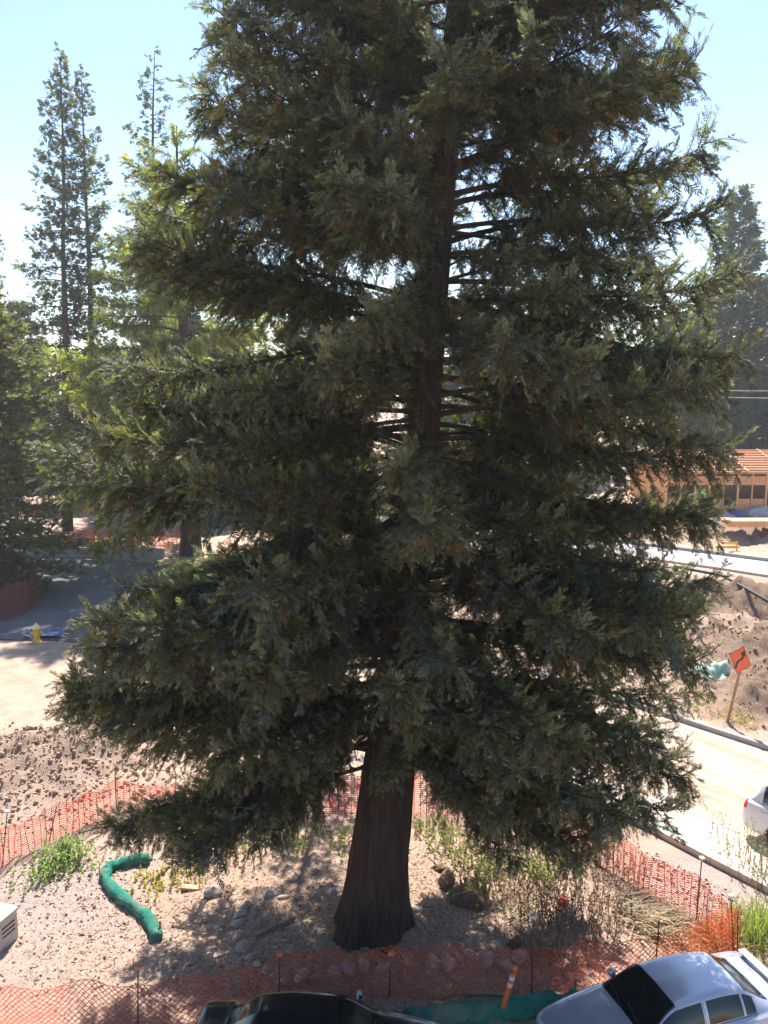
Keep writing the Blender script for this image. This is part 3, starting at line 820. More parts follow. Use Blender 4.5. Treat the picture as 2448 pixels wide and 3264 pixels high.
def fence(name, label, posts, style='diamond', cell=.06, w=.011, hgt=1.05, mat=None, closed=False, capm=None, group=None, stake_r=.013):
    """posts: list of (base Vector, top Vector or None, mesh height)"""
    r = np.random.default_rng(len(posts) * 7 + int(abs(posts[0][0].x) * 10))
    o = posts[0][0]
    f = thing(name, label, 'fence', o, group=group)
    for (b_, t_, h, cap) in posts:
        if t_ is None: t_ = b_ + Vector((r.normal(0, .03), r.normal(0, .03), hgt + .25))
        if cap is not False:
            st = MB().tube([b_ - o - Vector((0, 0, .15)), t_ - o], stake_r, 6).build('stake', M_steel, f)
            if cap: MB().box(t_ - o + Vector((0, 0, .02)), (.11, .11, .05)).box(t_ - o - Vector((0, 0, .02)), (.045, .045, .06)).build('cap', cap, st, .01)
    n = len(posts)
    for i in range(n if closed else n - 1):
        a, b_ = posts[i], posts[(i + 1) % n]
        V, F = net(a[0], b_[0], a[2], b_[2], cell, w, style if isinstance(style, str) else style[i], r)
        link('net_panel', np_mesh('net_panel', V - np.array(o), F, mat or M_orange), f)
    return f
def stake_px(bx, by, tx, ty, h, cap=None):
    b_ = S(bx, by); t = at_y(tx, ty, b_.y)
    if t.z - b_.z > 2.0: t = b_ + (t - b_) * (1.9 / (t.z - b_.z))
    return (b_, t, h, cap)
def stake_g(sx, sy, h, cap=None, tall=1.35): 
    b_ = S(sx, sy); return (b_, b_ + Vector((random.gauss(0, .05), random.gauss(0, .05), tall)), h, cap)
posts = [stake_px(-120, 3290, -120, 3110, 1.1, M_capo), stake_px(438, 3290, 440, 3085, .95, M_capo), stake_px(888, 3200, 892, 3042, 1.0, M_capo),
         stake_px(1240, 3180, 1246, 3040, 1.05, M_capo), stake_px(1694, 3180, 1700, 2922, 1.05, M_cap), stake_px(2086, 3120, 2101, 2934, .95, None),
         stake_px(2342, 3054, 2329, 2858, 1.15, M_cap)]
fence('safety_fence', 'long orange mesh fence with thin stakes in front of the great redwood', posts, 'diamond', .062, .0145)
posts = [stake_px(2352, 3062, 2352, 2900, 1.1, None), stake_px(2218, 2949, 2237, 2738, 1.15, M_cap), stake_px(1954, 2783, 1960, 2611, 1.05, None),
         stake_g(1640, 2640, 1.1), stake_g(1360, 2590, 1.15), stake_g(1080, 2590, 1.1), stake_g(800, 2600, 1.05), stake_g(560, 2610, 1.0), stake_g(372, 2600, 1.0),
         stake_px(150, 2690, 181, 2568, .95, None), stake_px(4, 2763, 23, 2589, 1.0, M_cap), stake_g(-260, 2840, 1.0)]
fence('safety_fence', 'orange mesh fence with rusty stakes running behind the great redwood', posts, 'bars', .058, .018)
# far left: fence above the low wall, and the orange enclosure coloured dark as in shade
fence('safety_fence', 'orange mesh fence above the low concrete wall at far left', [stake_g(x, 1745 + (x + 200) * .004, 1.3, None, 1.5) for x in (-260, -60, 130, 300, 470, 640)], 'bars', .10, .035, mat=M_orange, stake_r=.025)
fence('safety_fence', 'orange mesh enclosure beside the yellow hydrant, coloured dark red for shade', [stake_g(-420, 2120, 1.9, None, 2.0), stake_g(85, 1960, 1.7, None, 1.9), stake_g(122, 1912, 1.6, None, 1.8), stake_g(80, 1868, 1.5, None, 1.7), stake_g(-420, 1872, 1.5, None, 1.7)], 'bars', .055, .030, mat=M_orange_shade, stake_r=.025)
fence('safety_fence', 'orange mesh fence on the bank between the left trees', [stake_g(x, 1640, 1.2, None, 1.4) for x in (60, 220, 420, 640)], 'bars', .10, .05, mat=M_orange, stake_r=.025)

# ---------------------------------------------------------------- low wall, box, hydrant
w0, w1 = G0(-420, 1772), G0(520, 1782)
lw = thing('low_wall', 'low tan concrete kerb wall under the far left fence', 'wall', (w0 + w1) / 2)
nblk = 9
for i in range(nblk):
    a = w0.lerp(w1, i / nblk) - lw.location; b_ = w0.lerp(w1, (i + 1) / nblk) - lw.location
    a = a.lerp(b_, .004); MB().bar(a + Vector((0, .35, .28)), b_ + Vector((0, .35, .28)), .25, .75).build('concrete_bay', M_conc2, lw, .02)
p = S(68, 1790)
M_white = simple('white_paint', (.72, .72, .74), .5, .08, 4)
M_dark = simple('black_rubber', (.025, .025, .027), .7, .3, 8)
wb = thing('sign_box', 'small white boxy panel standing on the road by the low wall', 'panel', p, .2)  # plain white sign box, gives no light
MB().box((0, 0, .62), (.95, .12, .62), Matrix.Rotation(R(-25), 3, 'X')).build('panel', M_white, wb, .02)
MB().bar((-.3, 0, 0), (-.3, .02, .5), .05, .05).build('leg', M_steel, wb); MB().bar((.3, 0, 0), (.3, .02, .5), .05, .05).build('leg', M_steel, wb)
M_yel = simple('yellow_paint', (.72, .42, .03), .45, .12, 5)
M_blue = simple('blue_plastic', (.08, .12, .26), .5, .3, 5)
def hydrant(loc):
    h = thing('fire_hydrant', 'yellow fire hydrant standing on the dirt edge at left', 'hydrant', loc, .3)
    h.scale = (1.12, 1.12, 1.12)
    MB().lathe([(.0, -.02), (.18, -.02), (.18, .04), (.125, .05), (.12, .10), (.118, .50), (.15, .52), (.15, .57), (.0, .57)], 20).build('barrel', M_yel, h)
    MB().lathe([(.15, .571), (.14, .63), (.11, .70), (.06, .745), (.035, .75), (.035, .80), (.0, .80)], 20).build('bonnet', simple('pale_bonnet', (.78, .66, .36), .5, .1, 5), h)
    for s_ in (-1, 1):
        n_ = MB().tube([(s_ * .08, 0, .40), (s_ * .20, 0, .40)], .06, 12).build('outlet', M_yel, h)
        MB().tube([(s_ * .201, 0, .40), (s_ * .24, 0, .40)], .068, 6, True, False).build('outlet_cap', M_yel, n_)
    n_ = MB().tube([(0, -.08, .38), (0, -.20, .38)], .08, 14).build('outlet', M_yel, h)
    MB().tube([(0, -.201, .38), (0, -.245, .38)], .09, 8, True, False).build('outlet_cap', M_yel, n_)
hydrant(S(118, 2046))
b0 = S(150, 2028)
bt = thing('plastic_tarp', 'crumpled blue plastic sheet lying behind the yellow hydrant', 'tarp', b0)
gxx, gyy = np.meshgrid(np.linspace(-.9, .9, 18), np.linspace(-.6, .6, 14)); zz = .18 + .3 * fbm(gxx * 2.2, gyy * 2.2, 4) * np.exp(-(gxx ** 2 + gyy ** 2))
ii = np.arange(18 * 14).reshape(14, 18)
link('sheet', np_mesh('sheet', np.stack([gxx, gyy, np.clip(zz, .01, 1)], -1).reshape(-1, 3), np.stack([ii[:-1, :-1], ii[:-1, 1:], ii[1:, 1:], ii[1:, :-1]], -1).reshape(-1, 4), M_blue, True), bt)

# ---------------------------------------------------------------- warning sign
M_signo = simple('sign_orange', (.86, .16, .045), .35, .06, 3)
M_black = simple('sign_black', (.02, .018, .02), .5, .2, 5)
M_wood = simple('weathered_wood', (.34, .22, .14), .8, .25, 7, bmp=.3)
M_lumber = simple('new_lumber', (.74, .38, .17), .7, .16, 3)
M_ply = simple('plywood', (.64, .33, .15), .75, .18, 2)
sb = S(2316, 2296); stp = at_y(2372, 2060, sb.y)
sg = thing('warning_sign', 'orange diamond road sign with black winding arrow on a leaning wooden post', 'sign', sb)
dv = (stp - sb); dv = Vector((dv.x, dv.y - .1, dv.z))
pole_top = dv * .97
MB().bar((-dv.x * .02, 0, -.3), pole_top, .09, .09).build('post', M_wood, sg, .005)
ux = dv.normalized()
side = Vector((math.cos(R(-70)), math.sin(R(-70)), 0)); side = (side - ux * side.dot(ux)).normalized(); nrm = side.cross(ux).normalized()
if nrm.y > 0: nrm = -nrm
cen = dv * .83 + nrm * .075; hd = .52
def dia(c, h_, th, off): 
    V = []
    for o_ in (0, th):
        for a, b_ in ((0, 1), (1, 0), (0, -1), (-1, 0)): V.append(c + ux * h_ * b_ + side * h_ * a + nrm * (off + o_))
    return V, [(3, 2, 1, 0), (4, 5, 6, 7), (0, 1, 5, 4), (1, 2, 6, 5), (2, 3, 7, 6), (3, 0, 4, 7)]
plate = MB().add(*dia(cen, hd, .012, 0)).build('plate', M_signo, sg)
fr = MB()
for o_, i_ in (((0, 1), (1, 0)), ((1, 0), (0, -1)), ((0, -1), (-1, 0)), ((-1, 0), (0, 1))):
    P_ = lambda q, s_: cen + (ux * q[1] + side * q[0]) * hd * s_ + nrm * .0145
    fr.add([P_(o_, .95), P_(i_, .95), P_(i_, .92), P_(o_, .92)], [(0, 1, 2, 3)])
fr.build('border', M_black, plate)
ar = MB()
path = [(-.10, -.36), (-.10, -.20), (-.06, -.08), (.04, .02), (.08, .10), (.08, .20)]
wd = .045
for (x0, y0), (x1, y1) in zip(path[:-1], path[1:]):
    ar.add([cen + side * (x0 - wd) + ux * y0 + nrm * .0155, cen + side * (x0 + wd) + ux * y0 + nrm * .0155, cen + side * (x1 + wd) + ux * y1 + nrm * .0155, cen + side * (x1 - wd) + ux * y1 + nrm * .0155], [(0, 1, 2, 3)])
ar.add([cen + side * (.08 - .13) + ux * .19 + nrm * .0155, cen + side * (.08 + .13) + ux * .19 + nrm * .0155, cen + side * .08 + ux * .40 + nrm * .0155], [(0, 1, 2)])
ar.build('arrow', M_black, plate)

# ---------------------------------------------------------------- green fibre rolls, delineator, utility box
def sock_mat():
    m, nt, b = new_mat('green_mesh_sock')
    tc = nt.nodes.new('ShaderNodeTexCoord'); P = tc.outputs['Object']
    n = noise_node(nt, 4, 6, .7, P); n2 = noise_node(nt, 38, 5, .75, P); n3 = noise_node(nt, 1.7, 7, .7, P, .8); wv = noise_node(nt, 11, 4, .6, P, 1.5)
    r = ramp(nt, n.outputs[0], [(.3, (.02, .18, .135)), (.55, (.035, .28, .20)), (.8, (.07, .40, .30))]).outputs[0]
    dm = ramp(nt, n3.outputs[0], [(.48, (0, 0, 0)), (.68, (.75, .75, .75))]).outputs[0]
    c = mix(nt, dm, r, (.34, .30, .22))
    sp = ramp(nt, n2.outputs[0], [(.38, (.62, .62, .62)), (.6, (1.1, 1.1, 1.1))]).outputs[0]
    nt.links.new(mix(nt, 1.0, c, sp, 'MULTIPLY'), b.inputs['Base Color']); b.inputs['Roughness'].default_value = .85; b.inputs['Specular IOR Level'].default_value = .2
    ad = nt.nodes.new('ShaderNodeMath'); ad.operation = 'ADD'; nt.links.new(n2.outputs[0], ad.inputs[0]); nt.links.new(wv.outputs[0], ad.inputs[1])
    bump(nt, b, ad.outputs[0], .9, .04); return m
M_sock = sock_mat()
def roll(name, label, pix, rad, seed=0, seam=True):
    r = np.random.default_rng(seed)
    ctrl = [S(*q) for q in pix]
    P = []
    for i in range(len(ctrl) - 1):       # Catmull-Rom
        p0, p1, p2, p3 = ctrl[max(0, i - 1)], ctrl[i], ctrl[i + 1], ctrl[min(len(ctrl) - 1, i + 2)]
        for k in range(8):
            t = k / 8; P.append(.5 * ((2 * p1) + (p2 - p0) * t + (2 * p0 - 5 * p1 + 4 * p2 - p3) * t * t + (3 * p1 - p0 - 3 * p2 + p3) * t ** 3))
    P.append(ctrl[-1])
    o = ctrl[0].copy(); th = thing(name, label, 'fibre roll', o)
    P = [Vector((q.x, q.y, gz(q.x, q.y) + rad * .76)) - o for q in P]
    rr = [rad * (1 + .10 * r.normal()) * (.5 if i in (0, len(P) - 1) else 1) for i in range(len(P))]
    ob = MB().tube(P, rr, 18).build('sock', M_sock, th)
    tx = bpy.data.textures.new('lumps', 'CLOUDS'); tx.noise_scale = .16
    dm = ob.modifiers.new('lumps', 'DISPLACE'); dm.texture = tx; dm.strength = rad * .6
    kk = len(P) // 3
    MB().tube([P[kk] - (P[kk + 1] - P[kk]).normalized() * .03, P[kk] + (P[kk + 1] - P[kk]).normalized() * .03], rr[kk] * 1.10, 18, False).build('tie', M_sock, ob)
    MB().bar(P[-3] + Vector((.05, .1, -rad * 1.5)), P[-3] + Vector((.05, .12, rad * 1.9)), .04, .04).build('stake', M_wood, th)
    return th
roll('fibre_roll', 'bright green fibre roll bent in a hook on the dirt at lower left', [(478, 2748), (420, 2755), (352, 2775), (338, 2812), (385, 2868), (430, 2905), (475, 2945), (505, 3000)], .13, 1)
roll('fibre_roll', 'dark green fibre roll behind the delineator and in front of the silver sedan', [(1230, 3290), (1400, 3262), (1560, 3248), (1720, 3228), (1850, 3215)], .20, 2)
roll('fibre_roll', 'short green fibre roll at the pavement corner on the right', [(2052, 2640), (2110, 2658), (2165, 2680)], .11, 3)
M_delin = simple('delineator_orange', (.72, .15, .05), .45, .15, 4)
M_refl = simple('reflective_band', (.62, .58, .55), .35, .1, 6)
M_base = simple('rubber_base', (.19, .175, .17), .8, .25, 8)
db = S(1590, 3252); dtp = at_y(1652, 3052, db.y - .05)
dl = thing('delineator_post', 'orange tube delineator with two pale bands leaning on its heavy base', 'traffic post', db)
ax_ = (dtp - db); ax_ = ax_ * (1.12 / ax_.length)
V = []; 
bp_ = MB(); n8 = 8
prof = [(.30, 0), (.30, .03), (.27, .06), (.11, .10), (.07, .13)]
bp_.lathe(prof, 8, smooth=False).build('base', M_base, dl).rotation_euler = (R(5), R(12), .35)
a0 = ax_ * .04
MB().tube([a0 + ax_ * t for t in (.05, .3, .62, .66, .70, .74, .78, .90)], [.062, .055, .05, .05, .05, .05, .05, .047], 14).build('tube', M_delin, dl)
for t0, t1 in ((.64, .715), (.77, .845)): MB().tube([a0 + ax_ * t0, a0 + ax_ * t1], .0545, 14, False).build('band', M_refl, dl)
MB().tube([a0 + ax_ * t for t in (.90, .94, .955, .97, 1.0, 1.03)], [.03, .03, .05, .055, .05, .02], 12).build('knob', M_delin, dl)
ub = S(8, 3010)
M_boxp = simple('utility_beige', (.47, .43, .39), .6, .12, 3, bmp=.1)
u_ = thing('utility_box', 'pale utility cabinet cut off by the left edge', 'utility box', ub, R(-18))
MB().box((-.12, 0, .34), (.62, .56, .68)).build('body', M_boxp, u_, .02)
MB().box((-.12, 0, .71), (.68, .62, .06)).build('lid', M_boxp, u_, .015)
for k in range(3): MB().box((.192, 0, .30 + k * .10), (.012, .36, .03)).build('vent', M_dark, u_)
MB().box((-.12, -.286, .45), (.06, .016, .14)).build('latch', M_steel, u_)

# ---------------------------------------------------------------- stones, clods, timber
def rock_mesh(seed, sub=3):
    import bmesh
    bm = bmesh.new(); bmesh.ops.create_icosphere(bm, subdivisions=sub, radius=1)
    from mathutils import noise as mn
    off = Vector((seed * 3.7, seed * 1.3, seed * 2.1))
    for v in bm.verts:
        c = v.co.copy(); d = mn.noise(c * 1.1 + off) * .35 + mn.noise(c * 2.6 + off) * .14 + mn.noise(c * 6 + off) * .05
        # chipped planes
        v.co = c * (1 + d * (1.6 if seed >= 20 else 1))
        for q in range(3):
            n = Vector((math.sin(seed + q * 2.1), math.cos(seed * 1.7 + q), math.sin(seed * .6 + q * 3.3))).normalized(); e = v.co.dot(n) - .72
            if e > 0: v.co -= n * e * .8
    me = bpy.data.meshes.new('stone'); bm.to_mesh(me); bm.free()
    me.polygons.foreach_set('use_smooth', [True] * len(me.polygons)); return me
M_stone = simple('pale_stone', (.40, .32, .27), .9, .35, 2.5, bmp=.7)
M_clod = simple('dark_clod', (.20, .125, .085), .98, .5, 4, spec=.1, bmp=1.0)
stones = [rock_mesh(i) for i in range(5)]
for m in stones: m.materials.append(M_stone)
clods = [rock_mesh(20 + i) for i in range(3)]
for m in clods: m.materials.append(M_clod)
RING = [(1068, 2848, 26), (1010, 2858, 22), (955, 2862, 24), (905, 2862, 22), (862, 2858, 34), (818, 2868, 30), (786, 2888, 24), (768, 2916, 26), (760, 2944, 26), (764, 2985, 22), (778, 3022, 34), (798, 3052, 18), (822, 3075, 22), (850, 3098, 22), (882, 3112, 24), (905, 3130, 26), (965, 3112, 40), (1010, 3116, 26),
        (1375, 3070, 36), (1422, 3068, 36), (1462, 3052, 20), (1494, 3046, 28), (1542, 3062, 44), (1610, 3082, 36), (1660, 3056, 40), (1070, 3098, 30), (1115, 3090, 32), (1160, 3078, 28), (1220, 3084, 30), (1290, 3066, 24), (1358, 2882, 30), (1320, 2900, 20)]
place_words = lambda sx, sy: ('left of the great trunk' if sx < 1000 else ('below the great trunk' if sx < 1340 else 'right of the great trunk'))
ordn = ['first', 'second', 'third', 'fourth', 'fifth', 'sixth', 'seventh', 'eighth', 'ninth', 'tenth', 'eleventh', 'twelfth', 'thirteenth', 'fourteenth', 'fifteenth', 'sixteenth', 'seventeenth', 'eighteenth']
for i, (sx, sy, rpx) in enumerate(RING):
    p = S(sx, sy); sc = .74 * rpx / 3.1875 / FPX * (p - cam.location).length
    o = link('stone', stones[i % 5]); o.location = p + Vector((0, 0, sc * .08)); o.rotation_euler = (rng.uniform(-.4, .4), rng.uniform(-.4, .4), rng.uniform(0, 6))
    o.scale = (sc * rng.uniform(.95, 1.25), sc * rng.uniform(.7, .95), sc * rng.uniform(.55, .75))
    if i < 18: lb = 'pale edging stone, %s along the curved row from the great trunk\'s left side' % ordn[i]
    elif i < 25: lb = 'pale edging stone right of the great trunk, %s in the row towards the sedan' % ordn[i - 18]
    elif i < 30: lb = 'pale edging stone in the row in front of the great trunk, %s from the left' % ordn[i - 25]
    else: lb = 'pale stone against the right foot of the great trunk, %s one' % ('larger' if i == 30 else 'smaller')
    tag(o, lb, 'stone', 'edging stones around the great redwood')
for i, (sx, sy, rpx, lb) in enumerate([(1500, 2888, 52, 'largest dark root clod lying right of the great trunk'), (1425, 2812, 44, 'dark root clod uphill of the largest clod, beside the green weeds'), (1400, 2772, 24, 'small dark clod farthest up the slope right of the great trunk'), (1640, 3010, 26, 'dark clod beside the tall capped stake'), (2205, 2684, 22, 'dark lump at the end of the short green roll')]):
    p = S(sx, sy); sc = rpx / 3.1875 / FPX * (p - cam.location).length
    o = link('earth_clod', clods[i % 3]); o.location = p + Vector((0, 0, sc * .2)); o.rotation_euler = (.2, .1, i * 1.3); o.scale = (sc * 1.05, sc * .6, sc * .42)
    tag(o, lb, 'clod', 'dark clods on the slope')
def log(name, label, cat, a, b_, r_, mat, tap=.7):
    a, b_ = S(*a), S(*b_); 
    o = MB().tube([Vector((0, 0, r_)), (b_ - a) * .35 + Vector((0, .03, r_ * 1.2)), (b_ - a) * .7 + Vector((.02, -.03, r_)), (b_ - a) + Vector((0, 0, r_))], [r_, r_ * .95, r_ * .85, r_ * tap], 8).build(name, mat); o.location = a
    return tag(o, label, cat)
log('fallen_branch', 'thin fallen branch lying in the shade left of the great trunk', 'branch', (820, 2984), (942, 2925), .035, M_wood)
log('fallen_branch', 'pale stick on the lit ground left of the great trunk', 'branch', (725, 2870), (760, 2798), .02, M_wood)
log('fallen_branch', 'broken pole lying on the brown bank at far left', 'branch', (44, 2380), (130, 2368), .06, M_wood)
log('timber_edging', 'long dark timber board lying behind the green roll', 'timber', (1480, 3172), (1715, 3188), .05, M_wood, 1)
pb = S(608, 2836)
o = MB().box((0, 0, .06), (.42, .16, .05), Matrix.Rotation(R(12), 3, 'Y')).build('wood_scrap', M_lumber); o.location = pb; o.rotation_euler.z = .2
tag(o, 'yellow wood scrap lying on the slope by the left stones', 'wood')
p = S(678, 2852)
o = link('stone', stones[2]); o.location = p + Vector((0, 0, .08)); o.scale = (.22, .18, .15); tag(o, 'lone white stone beside the yellow wood scrap', 'stone')
p = S(1402, 3222)
bk = thing('plastic_cup', 'yellow tub tipped over beside the dark green roll', 'tub', p + Vector((0, 0, .09)), rot=(R(82), 0, R(60)))
MB().lathe([(0, -.12), (.075, -.12), (.095, .12), (.085, .12), (.068, -.105), (0, -.105)], 16).build('tub', simple('tub_yellow', (.62, .42, .12), .5, .15, 5), bk)
MB().lathe([(.095, .10), (.103, .10), (.103, .125), (.095, .125)], 16).build('rim', simple('tub_rim', (.30, .20, .08), .5, .15, 5), bk)
p = S(1145, 3185)
o = MB().add([(-.05, 0, .0), (.05, 0, 0), (.06, .02, .12), (.02, .0, .2), (-.04, .02, .16), (-.05, 0, .1), (.0, -.05, .06)], [(0, 1, 6), (1, 2, 6), (2, 3, 6), (3, 4, 6), (4, 5, 6), (5, 0, 6), (0, 5, 4, 3, 2, 1)]).build('paper_scrap', M_white); o.location = p
tag(o, 'small white paper scrap behind the dark car', 'litter')
p = S(1795, 2888)
o = MB().add([(-.12, 0, .02), (.1, -.06, .03), (.14, .08, .10), (-.02, .14, .16), (-.10, .10, .05), (0, .02, .14)], [(0, 1, 5), (1, 2, 5), (2, 3, 5), (3, 4, 5), (4, 0, 5), (4, 3, 2, 1, 0)]).build('plastic_scrap', simple('red_plastic', (.70, .05, .07), .4, .1, 5)); o.location = p
tag(o, 'bright red plastic scrap among the dry weeds', 'litter')
# green netting heap by the sign
p = S(2262, 2132)
hx, hy = np.meshgrid(np.linspace(-1.2, 1.2, 30), np.linspace(-.8, .8, 22)); hz = (.35 + .7 * fbm(hx * 2, hy * 2, 12)) * np.exp(-((hx / .6) ** 2 + (hy / .35) ** 2))
hz2 = gh(hx + p.x, hy + p.y) - p.z; ii = np.arange(30 * 22).reshape(22, 30)
o = link('netting_heap', np_mesh('netting_heap', np.stack([hx, hy, hz2 + np.clip(hz - .04, -.05, 1) - .02], -1).reshape(-1, 3), np.stack([ii[:-1, :-1], ii[:-1, 1:], ii[1:, 1:], ii[1:, :-1]], -1).reshape(-1, 4), simple('pale_green_net', (.34, .52, .40), .7, .4, 4, bmp=.4), True)); o.location = p
tag(o, 'crumpled pale green netting heap on the dirt beside the orange sign', 'netting')
# black pipe over the trench, yellow barrier
pts = [S(q[0], q[1]) for q in [(2150, 1838), (2300, 1880), (2448, 1918), (2620, 1965)]]
o = MB().tube([Vector((q.x, q.y, .62 + .05 * i)) - pts[0] for i, q in enumerate(pts)], .09, 10).build('trench_pipe', M_dark); o.location = pts[0]
tag(o, 'long black pipe crossing the dirt mounds at right', 'pipe')
p = S(2318, 1758)
yb = thing('yellow_barrier', 'small yellow barrier lying beside the pale far road', 'barrier', p, .15)
MB().bar((-.9, 0, .35), (.9, 0, .30), .10, .16).build('rail', M_yel, yb, .02); MB().bar((-.5, 0, .65), (.75, .05, .55), .10, .14).build('rail', M_yel, yb, .02)
for x_ in (-.7, .7): MB().bar((x_, 0, -.05), (x_, .03, .7), .08, .08).build('leg', M_yel, yb)
# drain grate in the gutter
ga_, gb_ = G0(2072, 2556), G0(2178, 2594)
dg = thing('drain_grate', 'dark slotted drain grate in the gutter at right', 'grate', (ga_ + gb_) / 2 + Vector((.20, .26, .036)), math.atan2((gb_ - ga_).y, (gb_ - ga_).x))
gl = (gb_ - ga_).length
MB().box((0, 0, 0), (gl, .42, .012)).build('pit', M_dark, dg)
for k in range(9): MB().box((-gl / 2 + gl * (k + .5) / 9, 0, .012), (.035, .42, .012)).build('bar', M_conc2, dg)
for s_ in (-1, 1): MB().box((0, s_ * .21, .0125), (gl, .03, .013)).build('frame', M_conc2, dg)

# ---------------------------------------------------------------- weeds, grass, stalks
def plant(name, label, cat, sx, sy, n, h, spread, leaf, cA, cB, stem_c, seed, leafy=(.2, 1.0), lsize=.05, nleaf=16, group=None, up=1.0, stemw=.006, lw=.35):
    r = np.random.default_rng(seed); p0 = S(sx, sy)
    t = thing(name, label, cat, p0, group=group)
    SV = []; pos = []; D = []; U = []; SC = []; CC = []; tubes = []
    BX = r.normal(0, spread, (n, 2)); BZ = gh(p0.x + BX[:, 0], p0.y + BX[:, 1]) - p0.z - .03
    for i in range(n):
        b0 = np.array([BX[i, 0], BX[i, 1], BZ[i]])
        H_ = h * r.uniform(.45, 1.1); az = r.uniform(0, 6.28); ln = r.uniform(.05, .4) / up
        u = np.linspace(0, 1, 5)
        P = b0 + np.stack([math.cos(az) * ln * H_ * u ** 1.6, math.sin(az) * ln * H_ * u ** 1.6, H_ * u], 1)
        tubes.append(tube_np(P, np.linspace(stemw, stemw * .4, 5), 3))
        k = int(nleaf * r.uniform(.6, 1.3)); uu = r.uniform(leafy[0], leafy[1], k)
        pos.append(np.stack([np.interp(uu, u, P[:, j]) for j in range(3)], 1))
        d = r.normal(0, 1, (k, 3)); d[:, 2] = np.abs(d[:, 2]) * .5 + .3 * up; D.append(d); U.append(r.normal(0, 1, (k, 3)) + [0, 0, .8])
        SC.append(lsize * r.uniform(.6, 1.4, k)); m_ = r.random((k, 1)); CC.append(cA * (1 - m_) + cB * m_)
    v, f = join_np(tubes)
    tag(link('stems', np_mesh('stems', v, f, M_dry, True, np.repeat(np.array([stem_c]), len(v), 0)), t), kind='stuff')
    q = np.array([[[0, 0, 0], [.45, lw, .03], [1, 0, -.08], [.45, -lw, .03]]])
    V, F, C = instance_quads([q], np.concatenate(pos), np.concatenate(D), np.concatenate(U), np.concatenate(SC), np.concatenate(CC), .2, None, r)
    tag(link('leaves', np_mesh('leaves', V, F, M_weed if leaf else M_dry, False, C), t), kind='stuff')
    return t
a3 = lambda *c: np.array(c)
gw1, gw2 = a3(.15, .175, .06), a3(.30, .30, .11)
plant('shrub', 'grey-green leafy bush on the dirt left of the green roll', 'shrub', 210, 2750, 90, .62, .38, True, a3(.16, .22, .10), a3(.34, .40, .22), a3(.2, .2, .1), 1, lsize=.065, nleaf=26)
plant('shrub', 'smaller grey-green clump in front of the leafy bush', 'shrub', 130, 2800, 40, .38, .28, True, a3(.16, .22, .10), a3(.32, .38, .2), a3(.2, .2, .1), 2, lsize=.06, nleaf=20)
weeds = [(1415, 2690, .55, 'yellow-green weeds nearest the great trunk on its right'), (1500, 2745, .6, 'green weeds under the drooping limb right of the great trunk'), (1560, 2800, .75, 'tall pale green weeds in the middle of the weed patch'), (1640, 2770, .7, 'bushy green weeds behind the tall dry stalks'), (1720, 2800, .7, 'yellow-green weeds at the right of the weed patch'), (1770, 2715, .95, 'dark green bush against the orange fence at right'), (1370, 2640, .4, 'weeds beside the right edge of the great trunk'), (1500, 2850, .28, 'low light green tuft beside the dark root clods'), (1800, 2770, .5, 'small bright weeds at the foot of the dark green bush')]
for i, (sx, sy, h_, lb) in enumerate(weeds):
    plant('weed_clump', lb, 'weeds', sx, sy, 38, h_ * .9, .36, True, gw1 * (.6 if i == 5 else 1), gw2 * (.6 if i == 5 else 1), a3(.2, .2, .08), 30 + i, lsize=.05, nleaf=30, group='green weeds right of the trunk', up=.6)
for i, (sx, sy, h_, lb) in enumerate([(800, 2700, .45, 'sunlit weeds seen under the limbs left of the great trunk'), (930, 2685, .55, 'bright weeds seen under the limbs next to the trunk'), (1110, 2690, .5, 'green weeds touching the left side of the great trunk'), (560, 2790, .25, 'dry yellow grass tuft behind the green hook-shaped roll'), (500, 2830, .22, 'low dry tuft inside the bend of the green roll')]):
    plant('weed_clump', lb, 'weeds', sx, sy, 40, h_, .4, True, gw1 if i < 3 else a3(.35, .30, .10), gw2 if i < 3 else a3(.5, .42, .18), a3(.25, .22, .1), 60 + i, lsize=.06, nleaf=18, group='weeds left of the trunk')
dr1, dr2 = a3(.17, .105, .065), a3(.33, .23, .15)
dry = [(1700, 2905, 1.0, 'brown dried weed stalks at the left of the dry patch'), (1760, 2950, 1.1, 'tall brown dried stalks in the middle of the dry patch'), (1830, 2930, 1.15, 'dense brown dried stalks beside the red scrap'), (1900, 2900, 1.0, 'brown dried stalks at the right of the dry patch'), (1990, 2800, .9, 'dark dried stalks under the right rear stake'), (1640, 2880, .8, 'thin dried stalks beside the largest root clod'), (1880, 2990, .8, 'dried stalks just behind the front fence'), (1740, 3040, .6, 'low dried stalks at the foot of the capped stake')]
for i, (sx, sy, h_, lb) in enumerate(dry):
    plant('dry_weeds', lb, 'dry weeds', sx, sy, 40, h_ * .9, .36, False, dr1, dr2, a3(.20, .135, .085), 80 + i, (.3, 1.0), .042, 18, group='dried weeds inside the fence', up=.75)
for i, (sx, sy, h_, lb) in enumerate([(2070, 2630, .95, 'thin dry stalks standing in front of the drain grate'), (2290, 2712, 1.0, 'thin dry stalks at the pavement edge, left of the leafy ones'), (2330, 2740, 1.0, 'dry stalks at the pavement edge near the right border'), (2385, 2770, 1.25, 'tall pale green weeds at the pavement edge by the white car'), (2420, 2830, .9, 'dark green weeds at the right border below the pavement')]):
    plant('roadside_weeds', lb, 'weeds', sx, sy, 9 if i < 3 else 34, h_, .16 if i < 3 else .25, i > 2, a3(.24, .22, .12) if i > 2 else dr2, a3(.34, .32, .18) if i > 2 else dr2 * 1.5, a3(.28, .2, .13), 100 + i, (.5, 1), .04, 14, group='weeds along the pavement', up=2.2, stemw=.007)
